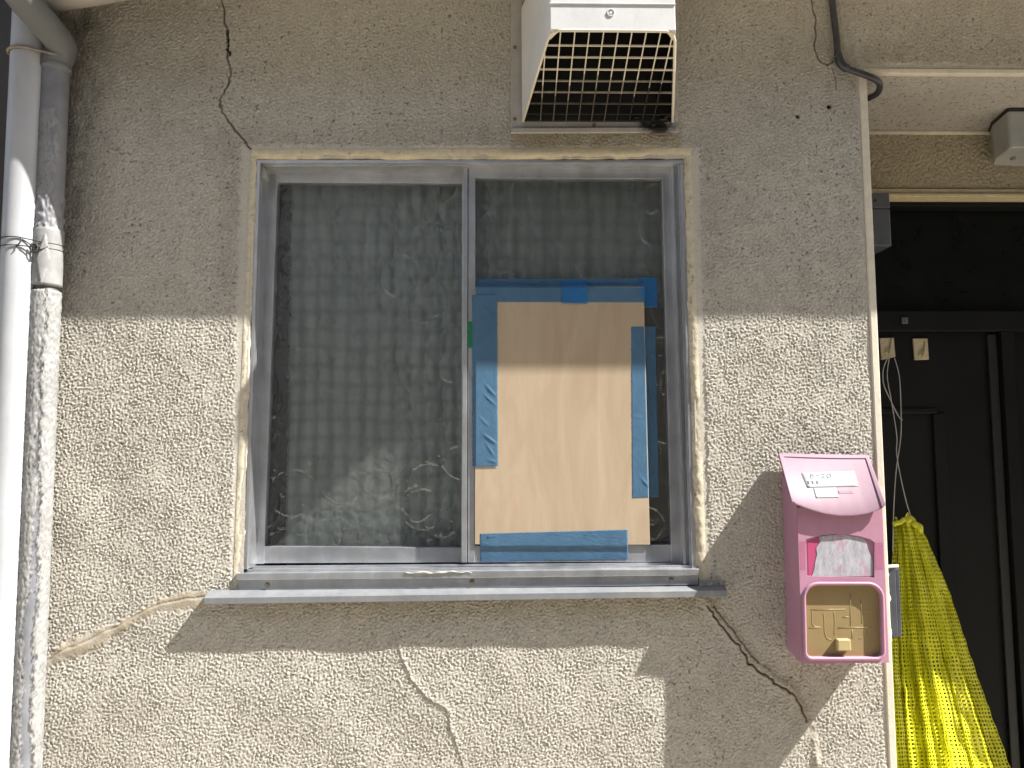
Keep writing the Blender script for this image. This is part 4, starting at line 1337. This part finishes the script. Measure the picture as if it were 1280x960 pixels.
# ------------------------------------------------------------------ things on the door
c = P(1130, 401, YD-0.021)
k = MB(); k.box(c.x-0.0075, c.x+0.0075, YD-0.026, YD-0.0202, c.z-0.0075, c.z+0.0075, 0.001); k.box(c.x-0.003, c.x+0.003, YD-0.028, YD-0.0255, c.z-0.003, c.z+0.003)
tag(k.build('door_sensor', simple('sensor_grey', (0.11, 0.11, 0.11), 0.5), base=(c.x, YD-0.02, c.z-0.0075)), 'tiny grey square fixed on the dark bar above the door', 'sensor')
def hook(label, quad, bent):
    ctr = P(sum(q[0] for q in quad)/4, quad[3][1], YD)
    r = empty('adhesive_hook', ctr, label, 'hook', 'beige hooks on the door')
    k = MB(); k.px(quad, YD-0.005, YD-0.0003, 0.0012); k.build('plate', M_HOOK, r)
    bx = quad[2][0]-9; by = quad[2][1]-2
    k = MB(); k.tube([P(bx+4, by-20, YD-0.006), P(bx+3, by-10, YD-0.008), P(bx, by-2, YD-0.013), P(bx-4, by-4, YD-0.019)], 0.0022, 8, smooth_steps=4)
    k.build('hook_arm', M_HOOK, r)
    return r
hook('beige adhesive hook carrying the net strings beside the wall corner', [(1100, 422.5), (1117.5, 422), (1119.5, 446), (1102, 450)], True)
hook('bare beige adhesive hook without string, farther from the wall corner', [(1141.5, 423), (1159.5, 423), (1161.5, 449.5), (1143.5, 450)], False)

# ------------------------------------------------------------------ yellow net
netx = P(1135, 660, 0.26)
net = empty('net_bag', (P(1190, 960, 0.2).x, 0.2, 0.45), 'bright yellow mesh net hanging gathered from strings by the dark door', 'net')
def edge_l(py): return float(np.interp(py, [650, 700, 760, 850, 960, 1200], [1119, 1115, 1112, 1114, 1119, 1128]))
def edge_r(py): return float(np.interp(py, [650, 658, 672, 700, 740, 780, 820, 860, 910, 960, 1200], [1143, 1150, 1158, 1170, 1187, 1200, 1213, 1227, 1245, 1263, 1330]))
NU, NV = 48, 104
def net_layer(seed, dy):
    pts = np.zeros((NV+1, NU+1, 3))
    pys = np.linspace(652, 1165, NV+1)
    r = random.Random(seed)
    ph = [r.uniform(0, 6.28) for _ in range(6)]
    nn = bandnoise(NU+1, NV+1, 0.01, 0.12, 0.5, seed)
    jx = bandnoise(NU+1, NV+1, 0.01, 0.03, 0.16, seed+3); jz = bandnoise(NU+1, NV+1, 0.01, 0.03, 0.16, seed+4)
    for j, py in enumerate(pys):
        s = (py-652)/308
        l, rr_ = edge_l(py), edge_r(py)
        yb = 0.275-0.085*min(1.3, s)+dy*(0.25+0.75*min(1, s))
        for i in range(NU+1):
            u = i/NU
            fold = math.sin(2*math.pi*5.5*u+ph[0]+1.1*math.sin(2*math.pi*1.3*u+ph[1])+0.5*s) + 0.5*math.sin(2*math.pi*11.3*u+ph[2]-0.8*s)
            uu = u+0.030*math.sin(2*math.pi*5.5*u+ph[0]+1.3)+0.012*math.sin(2*math.pi*9*u+ph[3]+s)
            uu = min(1, max(0, uu))
            amp = 0.006+0.014*min(1.2, s)
            y = yb+amp*fold+0.004*nn[j, i]+0.035*(abs(u-0.5)*2)**2*min(1, s+.2)
            p = P(l+(rr_-l)*uu+0.45*jx[j, i]*min(1, 0.4+s), py + 0.6*jz[j, i] + (3*math.sin(9*u+ph[4])+4*nn[j, i] if j == 0 else 0), y)
            pts[j, i] = p
    return pts
def ribbons(pts, w=0.2):
    """turn every cell into a frame of four narrow strips: a net of flat threads"""
    a, b, c, d = pts[:-1, :-1], pts[:-1, 1:], pts[1:, 1:], pts[1:, :-1]
    ctr = (a+b+c+d)/4
    ins = [q+(ctr-q)*w for q in (a, b, c, d)]
    n = a.shape[0]*a.shape[1]
    V = np.stack([a, b, c, d, *ins], 2).reshape(-1, 3)
    base = (np.arange(n)*8)[:, None]
    Fq = np.concatenate([base+np.array(q)[None] for q in ((0, 1, 5, 4), (1, 2, 6, 5), (2, 3, 7, 6), (3, 0, 4, 7))], 0)
    me = bpy.data.meshes.new('netting')
    me.vertices.add(len(V)); me.vertices.foreach_set('co', V.astype(np.float32).ravel())
    me.loops.add(Fq.size); me.loops.foreach_set('vertex_index', Fq.astype(np.int32).ravel())
    me.polygons.add(len(Fq))
    me.polygons.foreach_set('loop_start', np.arange(0, Fq.size, 4, dtype=np.int32))
    me.polygons.foreach_set('loop_total', np.full(len(Fq), 4, np.int32))
    me.update(calc_edges=True)
    return me
for sd_, dy in ((5, 0.0), (8, 0.028)):
    link('netting', ribbons(net_layer(sd_, dy), 0.46), M_NET, net)
k = MB()
rg = random.Random(3)
pts_ = [P(1118+34*t+rg.uniform(-1, 1), 655-6*math.sin(t*3.14)+14*max(0, t-0.6)/0.4*0.6+rg.uniform(-2, 2), 0.262+rg.uniform(-0.008, 0.008)) for t in np.linspace(0, 1, 14)]
k.tube(pts_, [rg.uniform(0.004, 0.0075) for _ in pts_], 8, smooth_steps=3)
k.build('gathered_hem', M_NET, net)
k = MB()
ys = YD-0.02
k.tube([P(1110, 446, ys), P(1104, 462, ys), P(1104.5, 480, ys-0.003), P(1112, 498, ys-0.008), P(1123, 520, ys-0.01), P(1128, 525, ys-0.01)], 0.0013, 6, smooth_steps=5)
k.tube([P(1112, 445, ys), P(1109, 470, ys), P(1114, 500, ys-0.01), P(1121, 545, ys-0.02), P(1121, 570, ys-0.03), P(1131, 620, 0.27), P(1140, 650, 0.262)], 0.0011, 6, smooth_steps=5)
k.tube([P(1118, 447, ys), P(1124, 470, ys), P(1126, 505, ys-0.01), P(1126, 545, ys-0.02), P(1120, 590, ys-0.04), P(1117, 640, 0.262), P(1116, 690, 0.26)], 0.0011, 6, smooth_steps=5)
k.build('string', M_STRING, net)
